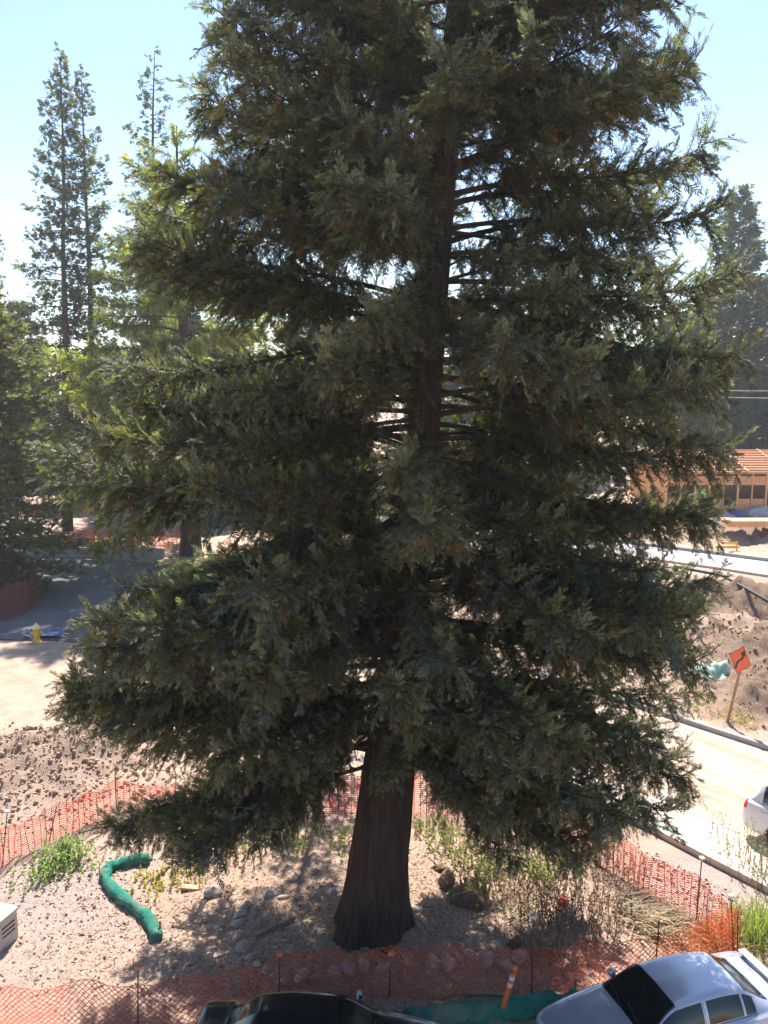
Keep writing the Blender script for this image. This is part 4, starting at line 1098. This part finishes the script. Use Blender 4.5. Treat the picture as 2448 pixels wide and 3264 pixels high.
def blades(name, label, cat, sx, sy, n, L, spread, c1, c2, seed, az=None, flat=.35, w=.010, group=None):
    r = np.random.default_rng(seed); p0 = S(sx, sy); t = thing(name, label, cat, p0, group=group); Vs = []; Fs = []; Cs = []; b = 0
    for part in range(1):
        Vs = []; Fs = []; Cs = []; b = 0
        XY = r.normal(0, spread, (n, 2)); ZB = gh(p0.x + XY[:, 0], p0.y + XY[:, 1]) - p0.z
        for i in range(n):
            (x, y), z0 = XY[i], ZB[i]
            a = r.uniform(0, 6.28) if az is None else r.normal(az, .45); l = L * r.uniform(.5, 1.15); e = abs(r.normal(flat, .3))
            u = np.linspace(0, 1, 5); ee = e * np.ones(5)
            P = np.array([x, y, z0]) + np.stack([np.cos(a) * np.cos(e) * l * u, np.sin(a) * np.cos(e) * l * u, np.sin(e) * l * u - .35 * l * u ** 2 * math.cos(e) + .04], 1)
            P[:, 2] = np.maximum(P[:, 2], z0 + .01)
            s_ = np.array([-np.sin(a), np.cos(a), r.normal(0, .5)]) * w * (1 - .85 * u)[:, None]
            Vs.append(np.stack([P - s_, P + s_], 1).reshape(-1, 3)); k = np.arange(4) * 2 + b
            Fs.append(np.stack([k, k + 1, k + 3, k + 2], 1)); b += 10
            m_ = r.random(); Cs.append(np.repeat((c1 * (1 - m_) + c2 * m_)[None], 10, 0))
        tag(link('blades', np_mesh('blades', np.concatenate(Vs), np.concatenate(Fs), M_dry if c1[0] > c1[1] else M_weed, False, np.concatenate(Cs)), t), kind='stuff')
    return t
st1, st2 = a3(.36, .27, .18), a3(.62, .50, .36)
blades('dead_fronds', 'heap of dead straw-coloured fronds behind the silver sedan', 'dead fronds', 2085, 2940, 420, 1.15, .34, st1, st2, 1, R(-35), .30, .014)
blades('dead_fronds', 'grey dead fronds fanned out below the red rear stake', 'dead fronds', 2010, 2880, 240, .9, .28, a3(.26, .2, .16), a3(.45, .37, .29), 2, R(-25), .35, .013)
blades('dead_fronds', 'pale dead fronds lying at the left of the dry weeds', 'dead fronds', 1640, 2905, 150, .6, .3, st1, st2, 3, None, .2, .010)
blades('grass_clump', 'bright green grass clump at the right edge behind the sedan', 'grass', 2440, 2985, 900, .75, .42, a3(.16, .20, .06), a3(.34, .36, .13), 4, None, .9, .011)
blades('grass_clump', 'yellowish grass by the foot of the orange sign post', 'grass', 2345, 2290, 260, .5, .4, a3(.42, .30, .12), a3(.58, .44, .20), 5, None, .6, .012)
blades('grass_clump', 'rusty dry grass against the mesh near the corner stake', 'grass', 2270, 3010, 420, .6, .32, a3(.42, .24, .10), a3(.60, .36, .16), 6, None, .8, .011)

# ---------------------------------------------------------------- ground litter (uncountable)
def scatter(name, label, n, cx, cy, rx, ry, size, c1, c2, seed, asp=.22, tilt=.35, kindmat=M_dry):
    r = np.random.default_rng(seed); x = cx + r.normal(0, rx, n); y = cy + r.normal(0, ry, n)
    k = (pave_mask(x, y) < .3) & (y > 9); x, y = x[k], y[k]; n = len(x)
    pos = np.stack([x, y, gh(x, y) + .012], 1); a = r.uniform(0, 6.28, n)
    D = np.stack([np.cos(a), np.sin(a), r.normal(.0, tilt, n)], 1); U = np.array([[0, 0, 1.0]]) + r.normal(0, tilt, (n, 3))
    q = np.array([[[-.5, -asp, 0], [.5, -asp * .6, .04], [.5, asp * .7, .06], [-.45, asp, .02]]])
    m_ = r.random((n, 1)); V, F, C = instance_quads([q], pos, D, U, size * r.lognormal(0, .45, n), c1 * (1 - m_) + c2 * m_, .2, None, r)
    o = link(name, np_mesh(name, V, F, kindmat, False, C)); tag(o, label, 'litter', kind='stuff')
scatter('wood_chips', 'bark chips and needles strewn under the great redwood', 36000, TREE.x, TREE.y, 3.4, 2.4, .05, a3(.28, .17, .115), a3(.62, .47, .35), 5, .14)
scatter('dry_leaves', 'pale dry leaves and straw on the open ground', 15000, 0, 16, 7.5, 3.2, .045, a3(.40, .29, .21), a3(.68, .55, .43), 6, .15)
def clod_field(name, label, n, cx, cy, rx, ry, size, mat, seed):
    r = np.random.default_rng(seed); x = cx + r.normal(0, rx, n); y = cy + r.normal(0, ry, n); k = (pave_mask(x, y) < .2); x, y = x[k], y[k]; n = len(x)
    ico = np.array([[0, 0, 1], [.9, 0, .45], [.28, .85, .45], [-.72, .53, .45], [-.72, -.53, .45], [.28, -.85, .45], [.72, .53, -.45], [-.28, .85, -.45], [-.9, 0, -.45], [-.28, -.85, -.45], [.72, -.53, -.45], [0, 0, -1]])
    tri = np.array([[0, 1, 2], [0, 2, 3], [0, 3, 4], [0, 4, 5], [0, 5, 1], [1, 6, 2], [2, 6, 7], [2, 7, 3], [3, 7, 8], [3, 8, 4], [4, 8, 9], [4, 9, 5], [5, 9, 10], [5, 10, 1], [1, 10, 6], [6, 11, 7], [7, 11, 8], [8, 11, 9], [9, 11, 10], [10, 11, 6]])
    s_ = size * np.minimum(r.lognormal(-.2, .75, n), 2.6); V = ico[None] * (1 + r.normal(0, .18, (n, 12, 1))) * s_[:, None, None] * r.uniform(.7, 1.2, (n, 1, 3))
    V = V + np.stack([x, y, gh(x, y) + s_ * .25], 1)[:, None]
    F = (tri[None] + (np.arange(n) * 12)[:, None, None]).reshape(-1, 3)
    o = link(name, np_mesh(name, V.reshape(-1, 3), F, mat, True)); tag(o, label, 'soil', kind='stuff')
M_soil = simple('soil_lumps', (.38, .27, .20), .98, .3, 1.5, spec=.1)
M_soil2 = simple('spoil_lumps', (.32, .22, .16), .98, .3, 1.5, spec=.1)
clod_field('soil_lumps', 'loose earth lumps on the bank at far left', 4500, _b1.x + 1.0, _b1.y, 2.6, 1.7, .026, M_soil, 1)
clod_field('soil_lumps', 'earth lumps on the grey soil at lower left', 2400, G0(180, 2860).x, G0(180, 2860).y, 1.8, 1.6, .014, M_soil, 2)
clod_field('soil_lumps', 'loose earth lumps on the spoil mounds at right', 3000, _m1.x - 1, _m1.y + 1, 3.2, 4.2, .030, M_soil2, 3)
clod_field('soil_lumps', 'small earth lumps on the slope by the pavement', 2200, G0(2250, 2800).x, G0(2250, 2800).y, 1.5, 1.0, .016, M_soil, 4)
clod_field('soil_lumps', 'earth lumps scattered around the great redwood', 2600, TREE.x, TREE.y, 3.5, 2.2, .014, M_soil2, 5)

# ---------------------------------------------------------------- houses under construction
def house(loc, L, depth, wall, ridge, label, detail=True, white=False, rotz=0):
    h = thing('timber_house', label, 'house', loc, rotz)
    M_r = M_white if white else M_lumber
    # walls
    MB().box((L / 2, depth, wall / 2), (L, .15, wall)).build('wall', M_ply, h); MB().box((.08, depth / 2, wall / 2), (.15, depth - .2, wall)).build('wall', M_ply, h); MB().box((L - .08, depth / 2, wall / 2), (.15, depth - .2, wall)).build('wall', M_ply, h)
    MB().box((L / 2, depth / 2, .06), (L, depth, .12)).build('slab', M_conc2, h)
    MB().box((L / 2, .03, wall - .85), (L, .10, .78)).build('plywood_band', M_ply, h)
    MB().box((L / 2, .0, wall - .12), (L + .3, .2, .24)).build('eave_beam', M_lumber, h)
    MB().box((L / 2, .0, .42), (L, .12, .7)).build('lower_panel', M_ply, h)
    MB().box((L / 2, -.02, .80), (L, .16, .07)).build('sill_rail', M_lumber, h)
    n = int(L / 1.25)
    for i in range(n + 1):
        x = i * L / n
        MB().box((x, -.01, wall / 2), (.16 if i % 2 else .09, .15, wall - .26)).build('stud', M_lumber, h)
        if i < n and i % 3 != 1: MB().box((x + L / n / 2, .04, 1.15), (L / n - .2, .05, .6)).build('infill_panel', M_ply, h)
    rf = link('roof', MB().add([(-.4, -.5, wall), (L + .4, -.5, wall), (L + .4, depth / 2, ridge), (-.4, depth / 2, ridge), (L + .4, depth + .5, wall), (-.4, depth + .5, wall), (-.4, -.5, wall - .08), (L + .4, -.5, wall - .08), (L + .4, depth + .5, wall - .08), (-.4, depth + .5, wall - .08)],
              [(0, 1, 2, 3), (3, 2, 4, 5), (0, 6, 7, 1), (4, 8, 9, 5), (0, 3, 5, 9, 6), (1, 7, 8, 4, 2)]).mesh('roof', M_white if white else simple('roof_felt', (.62, .30, .20), .7, .15, 2)), h)
    nb = 9
    for k in range(nb):
        t = (k + .4) / nb; y = -.5 + (depth / 2 + .5) * t; z = wall + (ridge - wall) * t
        MB().box((L / 2, y, z + .07), (L + .8, .12, .11)).build('batten', M_r, rf)
    for k in range(int(L / 3.3) + 1):
        x = k * 3.3 + .2; MB().bar((x, -.6, wall + .02), (x, depth / 2, ridge + .02), .14, .12).build('rafter', M_lumber, rf)
    return h
hp = at_y(2120, 1640, 74.0)
H1 = house((hp.x, 74, gz(hp.x, 74)), 20, 11, 3.9, 5.3, 'timber-framed house under construction with orange battened roof at right edge')
hp = at_y(1330, 1500, 92.0)
H2 = house((hp.x, 92, gz(hp.x, 92)), 11, 9, 5.6, 7.2, 'distant timber house with white roof glimpsed right of the great trunk', white=True)
hp = at_y(620, 1560, 96.0)
H3 = house((hp.x, 96, gz(hp.x, 96)), 12, 9, 4.2, 6.0, 'distant timber house glimpsed left of the great trunk through the foliage')
# lumber stacks
def stack(label, sx, sy, L, nr, nc, rz):
    p = S(sx, sy); t = thing('lumber_stack', label, 'lumber', p, rz, group='lumber stacks in front of the timber house')
    for r_ in range(nr):
        for c in range(nc): MB().box((rng.normal(0, .05), (c - nc / 2) * .30, .12 + r_ * .16), (L * rng.uniform(.95, 1.02), .27, .145)).build('board', M_lumber, t)
    for x_ in (-L * .35, L * .35): MB().box((x_, 0, .02), (.12, nc * .30, .09)).build('bearer', M_wood, t)
stack('long pale lumber stack in front of the timber house, left one', 2230, 1668, 5.5, 2, 5, .06)
stack('pale lumber stack at the right edge in front of the timber house', 2420, 1676, 5.0, 3, 5, .02)
rr = np.random.default_rng(3)
for i, (sx, sy, m_, lb, sz) in enumerate([(2352, 1648, M_blue, 'blue plastic bundle in the debris before the house', (.7, .5, .5)), (2385, 1645, M_conc2, 'grey sack in the debris before the house', (.9, .5, .45)), (2420, 1645, simple('tarp_grey', (.38, .38, .42), .6, .3, 3), 'crumpled grey tarp heap in the debris before the house', (1.4, .8, .75)), (2330, 1642, M_dark, 'dark bundle at the left of the debris before the house', (.8, .5, .5)), (2300, 1652, simple('tarp_blue', (.25, .30, .40), .6, .3, 3), 'blue-grey sheet heap under the limb tips before the house', (1.2, .6, .45))]):
    p = S(sx, sy); o = link('debris_bundle', (lambda q: (q.materials.clear(), q.materials.append(m_), q)[2])(stones[i].copy())); o.location = p + Vector((0, 0, sz[2] * .3)); o.scale = sz
    tag(o, lb, 'debris', 'debris in front of the timber house')
# wires
for k, (y0, y1, lb) in enumerate([(1218, 1232, 'upper overhead wire at the right edge'), (1236, 1256, 'lower overhead wire at the right edge')]):
    a = at_y(1700, y0 - 25, 60); b_ = at_y(2700, y1 + 8, 52)
    pts = [a.lerp(b_, t) - Vector((0, 0, .5 * 4 * t * (1 - t))) for t in np.linspace(0, 1, 12)]
    o = MB().tube([q - a for q in pts], .022, 5).build('utility_wire', simple('wire_grey%d' % k, (.35, .35, .36), .5, .05, 4)); o.location = a
    tag(o, lb + ' above the timber house', 'wire')

# ---------------------------------------------------------------- cars
def pchip(x, xp, fp):
    xp = np.asarray(xp, float); fp = np.asarray(fp, float); h = np.diff(xp); d = np.diff(fp) / h; m = np.zeros(len(xp))
    for i in range(1, len(xp) - 1):
        if d[i - 1] * d[i] > 0: w1 = 2 * h[i] + h[i - 1]; w2 = h[i] + 2 * h[i - 1]; m[i] = (w1 + w2) / (w1 / d[i - 1] + w2 / d[i])
    m[0], m[-1] = d[0], d[-1]
    k = np.clip(np.searchsorted(xp, x) - 1, 0, len(h) - 1); t = (x - xp[k]) / h[k]
    return (2 * t ** 3 - 3 * t ** 2 + 1) * fp[k] + (t ** 3 - 2 * t ** 2 + t) * h[k] * m[k] + (-2 * t ** 3 + 3 * t ** 2) * fp[k + 1] + (t ** 3 - t ** 2) * h[k] * m[k + 1]
SEDAN = [  # x from nose, w, zb, zs, wg, zg, we, ze, zc
    (0.00, .62, .34, .50, .58, .55, .52, .585, .60), (.05, .76, .24, .57, .69, .63, .60, .655, .675), (.22, .835, .20, .65, .76, .715, .67, .745, .775), (.75, .865, .19, .77, .795, .835, .70, .875, .91),
    (1.22, .875, .19, .85, .80, .915, .70, .955, 1.00), (1.30, .875, .19, .86, .80, .925, .695, .975, 1.02), (2.02, .88, .19, .90, .785, .96, .575, 1.365, 1.41), (2.75, .88, .19, .925, .775, .975, .565, 1.40, 1.465), (3.30, .88, .19, .935, .77, .985, .545, 1.345, 1.41),
    (3.95, .865, .20, .95, .75, 1.0, .60, 1.045, 1.075), (4.12, .855, .21, .95, .735, 1.0, .62, 1.035, 1.06), (4.38, .825, .24, .92, .70, .985, .61, 1.015, 1.035), (4.46, .77, .30, .80, .66, .90, .57, .95, .97), (4.50, .66, .40, .55, .60, .60, .52, .64, .66)]
SUV = [(0.00, .66, .40, .62, .62, .70, .55, .74, .76), (.06, .80, .30, .72, .74, .80, .64, .84, .86), (.25, .88, .26, .82, .80, .90, .70, .94, .97), (.8, .91, .26, .92, .83, 1.0, .74, 1.05, 1.08), (1.15, .92, .26, .98, .84, 1.06, .74, 1.10, 1.14), (1.22, .92, .26, .99, .84, 1.07, .74, 1.12, 1.16),
       (1.85, .93, .26, 1.02, .84, 1.10, .66, 1.62, 1.68), (2.8, .93, .26, 1.04, .84, 1.12, .66, 1.68, 1.76), (4.0, .92, .27, 1.05, .83, 1.13, .64, 1.66, 1.73), (4.25, .915, .28, 1.05, .82, 1.13, .63, 1.58, 1.65), (4.55, .90, .30, 1.04, .80, 1.12, .70, 1.16, 1.19), (4.66, .86, .34, .98, .76, 1.04, .66, 1.08, 1.10), (4.70, .80, .42, .70, .70, .76, .60, .80, .82)]
def paint(name, col, metal=.55, rough=.28, flake=.1):
    m, nt, b = new_mat(name)
    tc = nt.nodes.new('ShaderNodeTexCoord'); n = noise_node(nt, 2.2, 5, .6, tc.outputs['Object'])
    r = ramp(nt, n.outputs[0], [(.3, tuple(c * .9 for c in col)), (.7, col)]); nt.links.new(r.outputs[0], b.inputs['Base Color'])
    b.inputs['Metallic'].default_value = metal
    rr_ = ramp(nt, n.outputs[0], [(.3, (rough,) * 3), (.75, (rough + .14,) * 3)]); nt.links.new(rr_.outputs[0], b.inputs['Roughness'])
    b.inputs['Coat Weight'].default_value = .8; b.inputs['Coat Roughness'].default_value = .06
    return m
def glass_mat(name, tint=(.012, .014, .016)):
    m, nt, b = new_mat(name)
    tc = nt.nodes.new('ShaderNodeTexCoord'); n = noise_node(nt, 3, 5, .6, tc.outputs['Object'])
    r = ramp(nt, n.outputs[0], [(.3, tint), (.7, tuple(c * 1.6 for c in tint))]); nt.links.new(r.outputs[0], b.inputs['Base Color'])
    b.inputs['Roughness'].default_value = .07; b.inputs['Specular IOR Level'].default_value = .9
    b.inputs['Transmission Weight'].default_value = .55
    return m
M_glass = glass_mat('car_glass')
M_trim = simple('black_trim', (.02, .02, .022), .5, .2, 9)
M_lampg = simple('headlamp_glass', (.55, .56, .58), .12, .15, 6, .3)
M_tail = simple('tail_lamp_red', (.55, .03, .04), .2, .15, 6)
M_rim = simple('alloy_rim', (.5, .5, .52), .35, .1, 6, .8)
M_seat = simple('cabin_grey', (.16, .15, .14), .9, .3, 5)
def car(label, table, loc, heading, body_m, front_g, side_g, rear_g, wheels, mirror_x, spoiler=False, kind='parked_car', dark_roof=False):
    """heading: direction of the nose (rotation about z of local -X). Nose at local x=0, tail at x=+L"""
    T = np.array(table); L = T[-1, 0]
    c = thing(kind, label, 'car', loc, heading)
    xs = np.unique(np.concatenate([np.linspace(0, .3, 12), np.linspace(.3, L - .5, 84), np.linspace(L - .5, L, 18)]))
    cols_ = [pchip(xs, T[:, 0], T[:, j]) for j in range(1, 9)]
    w, zb, zs, wg, zg, we, ze, zc = cols_
    ctrl = np.stack([np.stack([0 * w, zb], 1), np.stack([w - .14, zb], 1), np.stack([w - .015, zb + .13], 1), np.stack([w + .008, (zb + zs) / 2 + .05], 1), np.stack([w - .012, zs], 1),
                     np.stack([wg, zg], 1), np.stack([we, ze], 1), np.stack([we * .84, ze + .58 * (zc - ze)], 1), np.stack([we * .45, zc - .012 * (zc > 1)], 1), np.stack([0 * w, zc], 1)], 1)   # (nx, 10, 2)
    vk = np.arange(10.); vf = np.unique(np.concatenate([np.linspace(0, 4, 17), np.linspace(4, 5, 7), np.linspace(5, 6, 11), np.linspace(6, 9, 19)]))
    prof = np.zeros((len(xs), len(vf), 2))
    for i in range(len(xs)):
        for j in range(2): prof[i, :, j] = pchip(vf, vk, ctrl[i, :, j])
        s5 = (vf >= 5) & (vf <= 6); t = vf[s5] - 5      # glass side: nearly straight
        prof[i, s5] = ctrl[i, 5] * (1 - t)[:, None] + ctrl[i, 6] * t[:, None] + np.stack([.02 * np.sin(np.pi * t), 0 * t], 1)
    half = np.stack([np.repeat(xs[:, None], len(vf), 1), prof[..., 0], prof[..., 1]], -1)
    full = np.concatenate([half * [1, -1, 1], half[:, ::-1][:, 1:]], 1)              # left side then right
    vfull = np.concatenate([vf, vf[::-1][1:]]); nv_ = len(vfull); nx_ = len(xs)
    I = np.arange(nx_ * nv_).reshape(nx_, nv_)
    Fq = np.stack([I[:-1, :-1], I[1:, :-1], I[1:, 1:], I[:-1, 1:]], -1)
    xc = ((xs[:-1] + xs[1:]) / 2)[:, None] * np.ones((1, nv_ - 1)); vc = ((vfull[:-1] + vfull[1:]) / 2)[None, :] * np.ones((nx_ - 1, 1))
    ctr = full.reshape(-1, 3)[Fq].mean(2)
    grp = np.zeros(xc.shape, int)
    top = (vc > 6.12)
    grp[top & (xc > front_g[0]) & (xc < front_g[1])] = 1
    grp[top & (xc > rear_g[0]) & (xc < rear_g[1])] = 2
    sd = (vc > 5.10) & (vc < 5.86)
    isl = np.arange(nv_ - 1)[None, :] < (nv_ - 1) / 2
    for q, (a_, b_) in enumerate(side_g): grp[sd & (xc > a_) & (xc < b_) & isl] = 10 + q; grp[sd & (xc > a_) & (xc < b_) & ~isl] = 20 + q
    hl = (vc > 3.9) & (vc < 5.9) & (xc > .035) & (xc < .30); grp[hl & isl] = 31; grp[hl & ~isl] = 32
    tl = (vc > 3.5) & (vc < 5.2) & (xc > L - .16) & (xc < L - .02); grp[tl & isl] = 33; grp[tl & ~isl] = 34
    gr = (vc < 9) & (xc < .03) & (ctr[..., 2] > .30) & (ctr[..., 2] < .52); grp[gr] = 35
    wr = .335
    arch = np.zeros(xc.shape, bool)
    for wx in wheels: arch |= (np.hypot(ctr[..., 0] - wx, ctr[..., 2] - .31) < wr + .045) & (np.abs(ctr[..., 1]) > .55) & (vc < 4.2)
    grp[arch] = -1
    V = full.reshape(-1, 3)
    def sub(mask, name, mat, parent=c, inset=0.):
        f = Fq[mask]
        if not len(f): return None
        u, inv = np.unique(f, return_inverse=True)
        vv = V[u].copy()
        if inset: vv[:, 1] *= (1 - inset); vv[:, 2] -= inset * .5
        return link(name, np_mesh(name, vv, inv.reshape(-1, 4), mat, True), parent)
    body = sub(grp == 0, 'body', body_m)
    sub(grp == 1, 'windshield', M_glass, c, .004); sub(grp == 2, 'rear_window', M_glass, c, .004)
    for q in range(len(side_g)):
        sub(grp == 10 + q, 'side_window', M_glass, c, .006); sub(grp == 20 + q, 'side_window', M_glass, c, .006)
    for g_ in (31, 32): sub(grp == g_, 'headlight', M_lampg)
    for g_ in (33, 34): sub(grp == g_, 'tail_light', M_tail)
    sub(grp == 35, 'grille', M_trim)
    # dark seals round the glass, panel gaps, handles
    def strip_on(xa, xb, va, vb, name, mat, parent, off=.004, wdt=.018, nn=40):
        t = np.linspace(0, 1, nn); X = xa + (xb - xa) * t; Vv = va + (vb - va) * t
        pts = np.array([[x, np.interp(v, vf, [np.interp(x, xs, prof[:, k_, 0]) for k_ in range(len(vf))]), np.interp(v, vf, [np.interp(x, xs, prof[:, k_, 1]) for k_ in range(len(vf))])] for x, v in zip(X, Vv)])
        for s_ in (1, -1):
            P = pts * [1, s_, 1]; P[:, 2] += off; P[:, 1] += off * s_
            v_, f_ = tube_np(P, np.full(nn, wdt / 2), 5); link(name, np_mesh(name, v_, f_, mat, True), parent)
    strip_on(front_g[0] + .02, front_g[1] - .02, 6.08, 6.08, 'glass_seal', M_trim, body)
    strip_on(.30, front_g[0] - .05, 6.15, 6.02, 'bonnet_gap', M_trim, body, 0, .008)
    strip_on(side_g[0][0] + .1, side_g[-1][1], 5.05, 5.05, 'belt_trim', M_trim, body, .002, .018)
    xm = side_g[0][1] + .03
    strip_on(xm, xm, 2.2, 5.9, 'door_gap', M_trim, body, 0, .008)
    strip_on(side_g[0][0] + .12, side_g[0][0] + .02, 2.2, 4.9, 'door_gap', M_trim, body, 0, .008)
    strip_on(rear_g[1] + .03, L - .12, 6.0, 6.3, 'boot_gap', M_trim, body, 0, .008)
    for s_ in (1, -1):
        zm = float(np.interp(mirror_x, xs, zg)) + .07; ym = float(np.interp(mirror_x, xs, wg)) + .10
        mi = MB().tube([(mirror_x - .05, s_ * ym, zm), (mirror_x - .02, s_ * ym, zm), (mirror_x + .05, s_ * ym, zm), (mirror_x + .06, s_ * ym, zm)], [.03, .075, .085, .07], 12).build('wing_mirror', body_m, c)
        mi.scale = (1, 1, 1); MB().bar((mirror_x, s_ * (ym - .12), zm - .06), (mirror_x, s_ * (ym - .03), zm - .02), .04, .03).build('mirror_arm', M_trim, mi)
        for hx in (xm - .18, side_g[-1][1] - .10): MB().box((hx, s_ * (float(np.interp(hx, xs, w)) + .01), float(np.interp(hx, xs, zs)) - .10), (.17, .03, .03)).build('door_handle', body_m, c, .01)
    for wx in wheels:
        for s_ in (1, -1):
            wo = MB().lathe([(.20, -.10), (.30, -.10), (.325, -.07), (.325, .07), (.30, .10), (.20, .10)], 28).build('wheel', M_dark, c)
            wo.rotation_euler = (R(90), 0, 0); wo.location = (wx, s_ * .74, .325)
            ri = MB().lathe([(.0, .085), (.05, .085), (.06, .06), (.20, .075), (.205, .10), (.0, .02)], 20).build('rim', M_rim, wo)
            if s_ > 0: ri.rotation_euler = (R(180), 0, 0)
            MB().lathe([(.0, 0), (.37, 0), (.37, .02), (.0, .02)], 20).build('wheel_well', M_trim, wo).location = (0, 0, .16 * s_)
    # cabin
    xa, xb = front_g[0] + .15, rear_g[0]
    MB().box(((xa + xb) / 2, 0, .62), (xb - xa, 1.40, .5)).build('cabin_floor', M_seat, c)
    dash = MB().box((front_g[0] + .38, 0, .88), (.45, 1.36, .14)).build('dashboard', M_trim, c, .03)
    for s_ in (1, -1):
        MB().box((front_g[1] + .38, s_ * .36, 1.0), (.16, .46, .46), Matrix.Rotation(R(12), 3, 'Y')).build('seat', M_seat, c, .06)
        MB().box((front_g[1] + .44, s_ * .36, 1.25), (.09, .24, .12)).build('headrest', M_seat, c, .03)
    MB().box((rear_g[0] - .12, 0, .98), (.16, 1.22, .36)).build('rear_seat', M_seat, c, .05)
    whl = MB().tube([(front_g[0] + .68 + .05 * math.sin(a_), -.36 + .18 * math.cos(a_), .98 + .17 * math.sin(a_)) for a_ in np.linspace(0, 2 * math.pi, 20)], .015, 6, False).build('steering_wheel', M_trim, c)
    # wipers
    for y0_, y1_ in ((-.45, .02), (.12, .55)):
        P_ = []
        for t in np.linspace(0, 1, 6):
            y = y0_ + (y1_ - y0_) * t; x = front_g[0] + .03 + .10 * t; zz_ = float(np.interp(x, xs, zc)) - .03 * (abs(y) / .6) ** 2
            P_.append((x, y, zz_ + .022))
        MB().tube(P_, .008, 5).build('wiper', M_trim, c)
    if spoiler:
        zt = float(np.interp(L - .16, xs, zc)); sp = MB()
        sp.box((L - .17, 0, zt + .085), (.16, 1.22, .025)).build('spoiler', body_m, c, .008)
        for s_ in (1, -1): MB().box((L - .18, s_ * .50, zt + .04), (.10, .04, .09)).build('spoiler_foot', body_m, c)
    MB().box((L - .015, 0, .70), (.03, .34, .12)).build('number_plate', M_white, c)
    return c
M_silver = paint('silver_paint', (.43, .45, .54), .5, .26)
M_blackp = paint('black_paint', (.012, .013, .016), .1, .16)
M_whitep = paint('white_paint_car', (.74, .74, .76), .0, .3)
fa = G0(1690, 3200, .60)      # nose of the sedan
car('silver-lavender sedan with rear spoiler parked at lower right', SEDAN, (fa.x + .22, fa.y - 1.05, 0.0), R(17), M_silver, (1.33, 2.0), [(1.55, 2.48), (2.56, 3.28), (3.33, 3.55)], (3.40, 3.93), (.82, 3.45), 1.66, True)
rb = G0(975, 3172, 1.46)
car('black car parked at the bottom edge below the great trunk', SEDAN, (rb.x + 2.55, rb.y - .58, 0.0), R(180 - 4), M_blackp, (1.33, 2.0), [(1.55, 2.48), (2.56, 3.28), (3.33, 3.55)], (3.40, 3.93), (.82, 3.45), 1.66)
sv = G0(2484, 2718); th_ = math.atan2(.79, -.62)
so = Vector((sv.x, sv.y, .02)) - Matrix.Rotation(th_, 3, 'Z') @ Vector((3.7, .74, 0))
car('white car with red tail light leaving at the right edge', SUV, so, th_, M_whitep, (1.25, 1.82), [(1.5, 2.5), (2.6, 3.45), (3.55, 4.2)], (4.28, 4.53), (.9, 3.7), 1.6)

# ---------------------------------------------------------------- the air: haze added to lift the darks like window veil, greying far trees
hz = MB().box((0, 75, 21.5), (520, 330, 49)).build('haze', None or M_white)
hz.data.materials.clear()
mh = bpy.data.materials.new('haze_air'); mh.use_nodes = True; nt = mh.node_tree
for n in list(nt.nodes):
    if n.type != 'OUTPUT_MATERIAL': nt.nodes.remove(n)
pv = nt.nodes.new('ShaderNodeVolumePrincipled'); pv.inputs['Color'].default_value = (.90, .93, 1, 1); pv.inputs['Density'].default_value = HAZE; pv.inputs['Anisotropy'].default_value = .3
nt.links.new(pv.outputs[0], nt.nodes['Material Output'].inputs['Volume']) if 'Material Output' in nt.nodes else None
hz.data.materials.append(mh)
tag(hz, 'thin haze over the whole site, added to lift dark foliage like window veil', 'haze', kind='stuff')
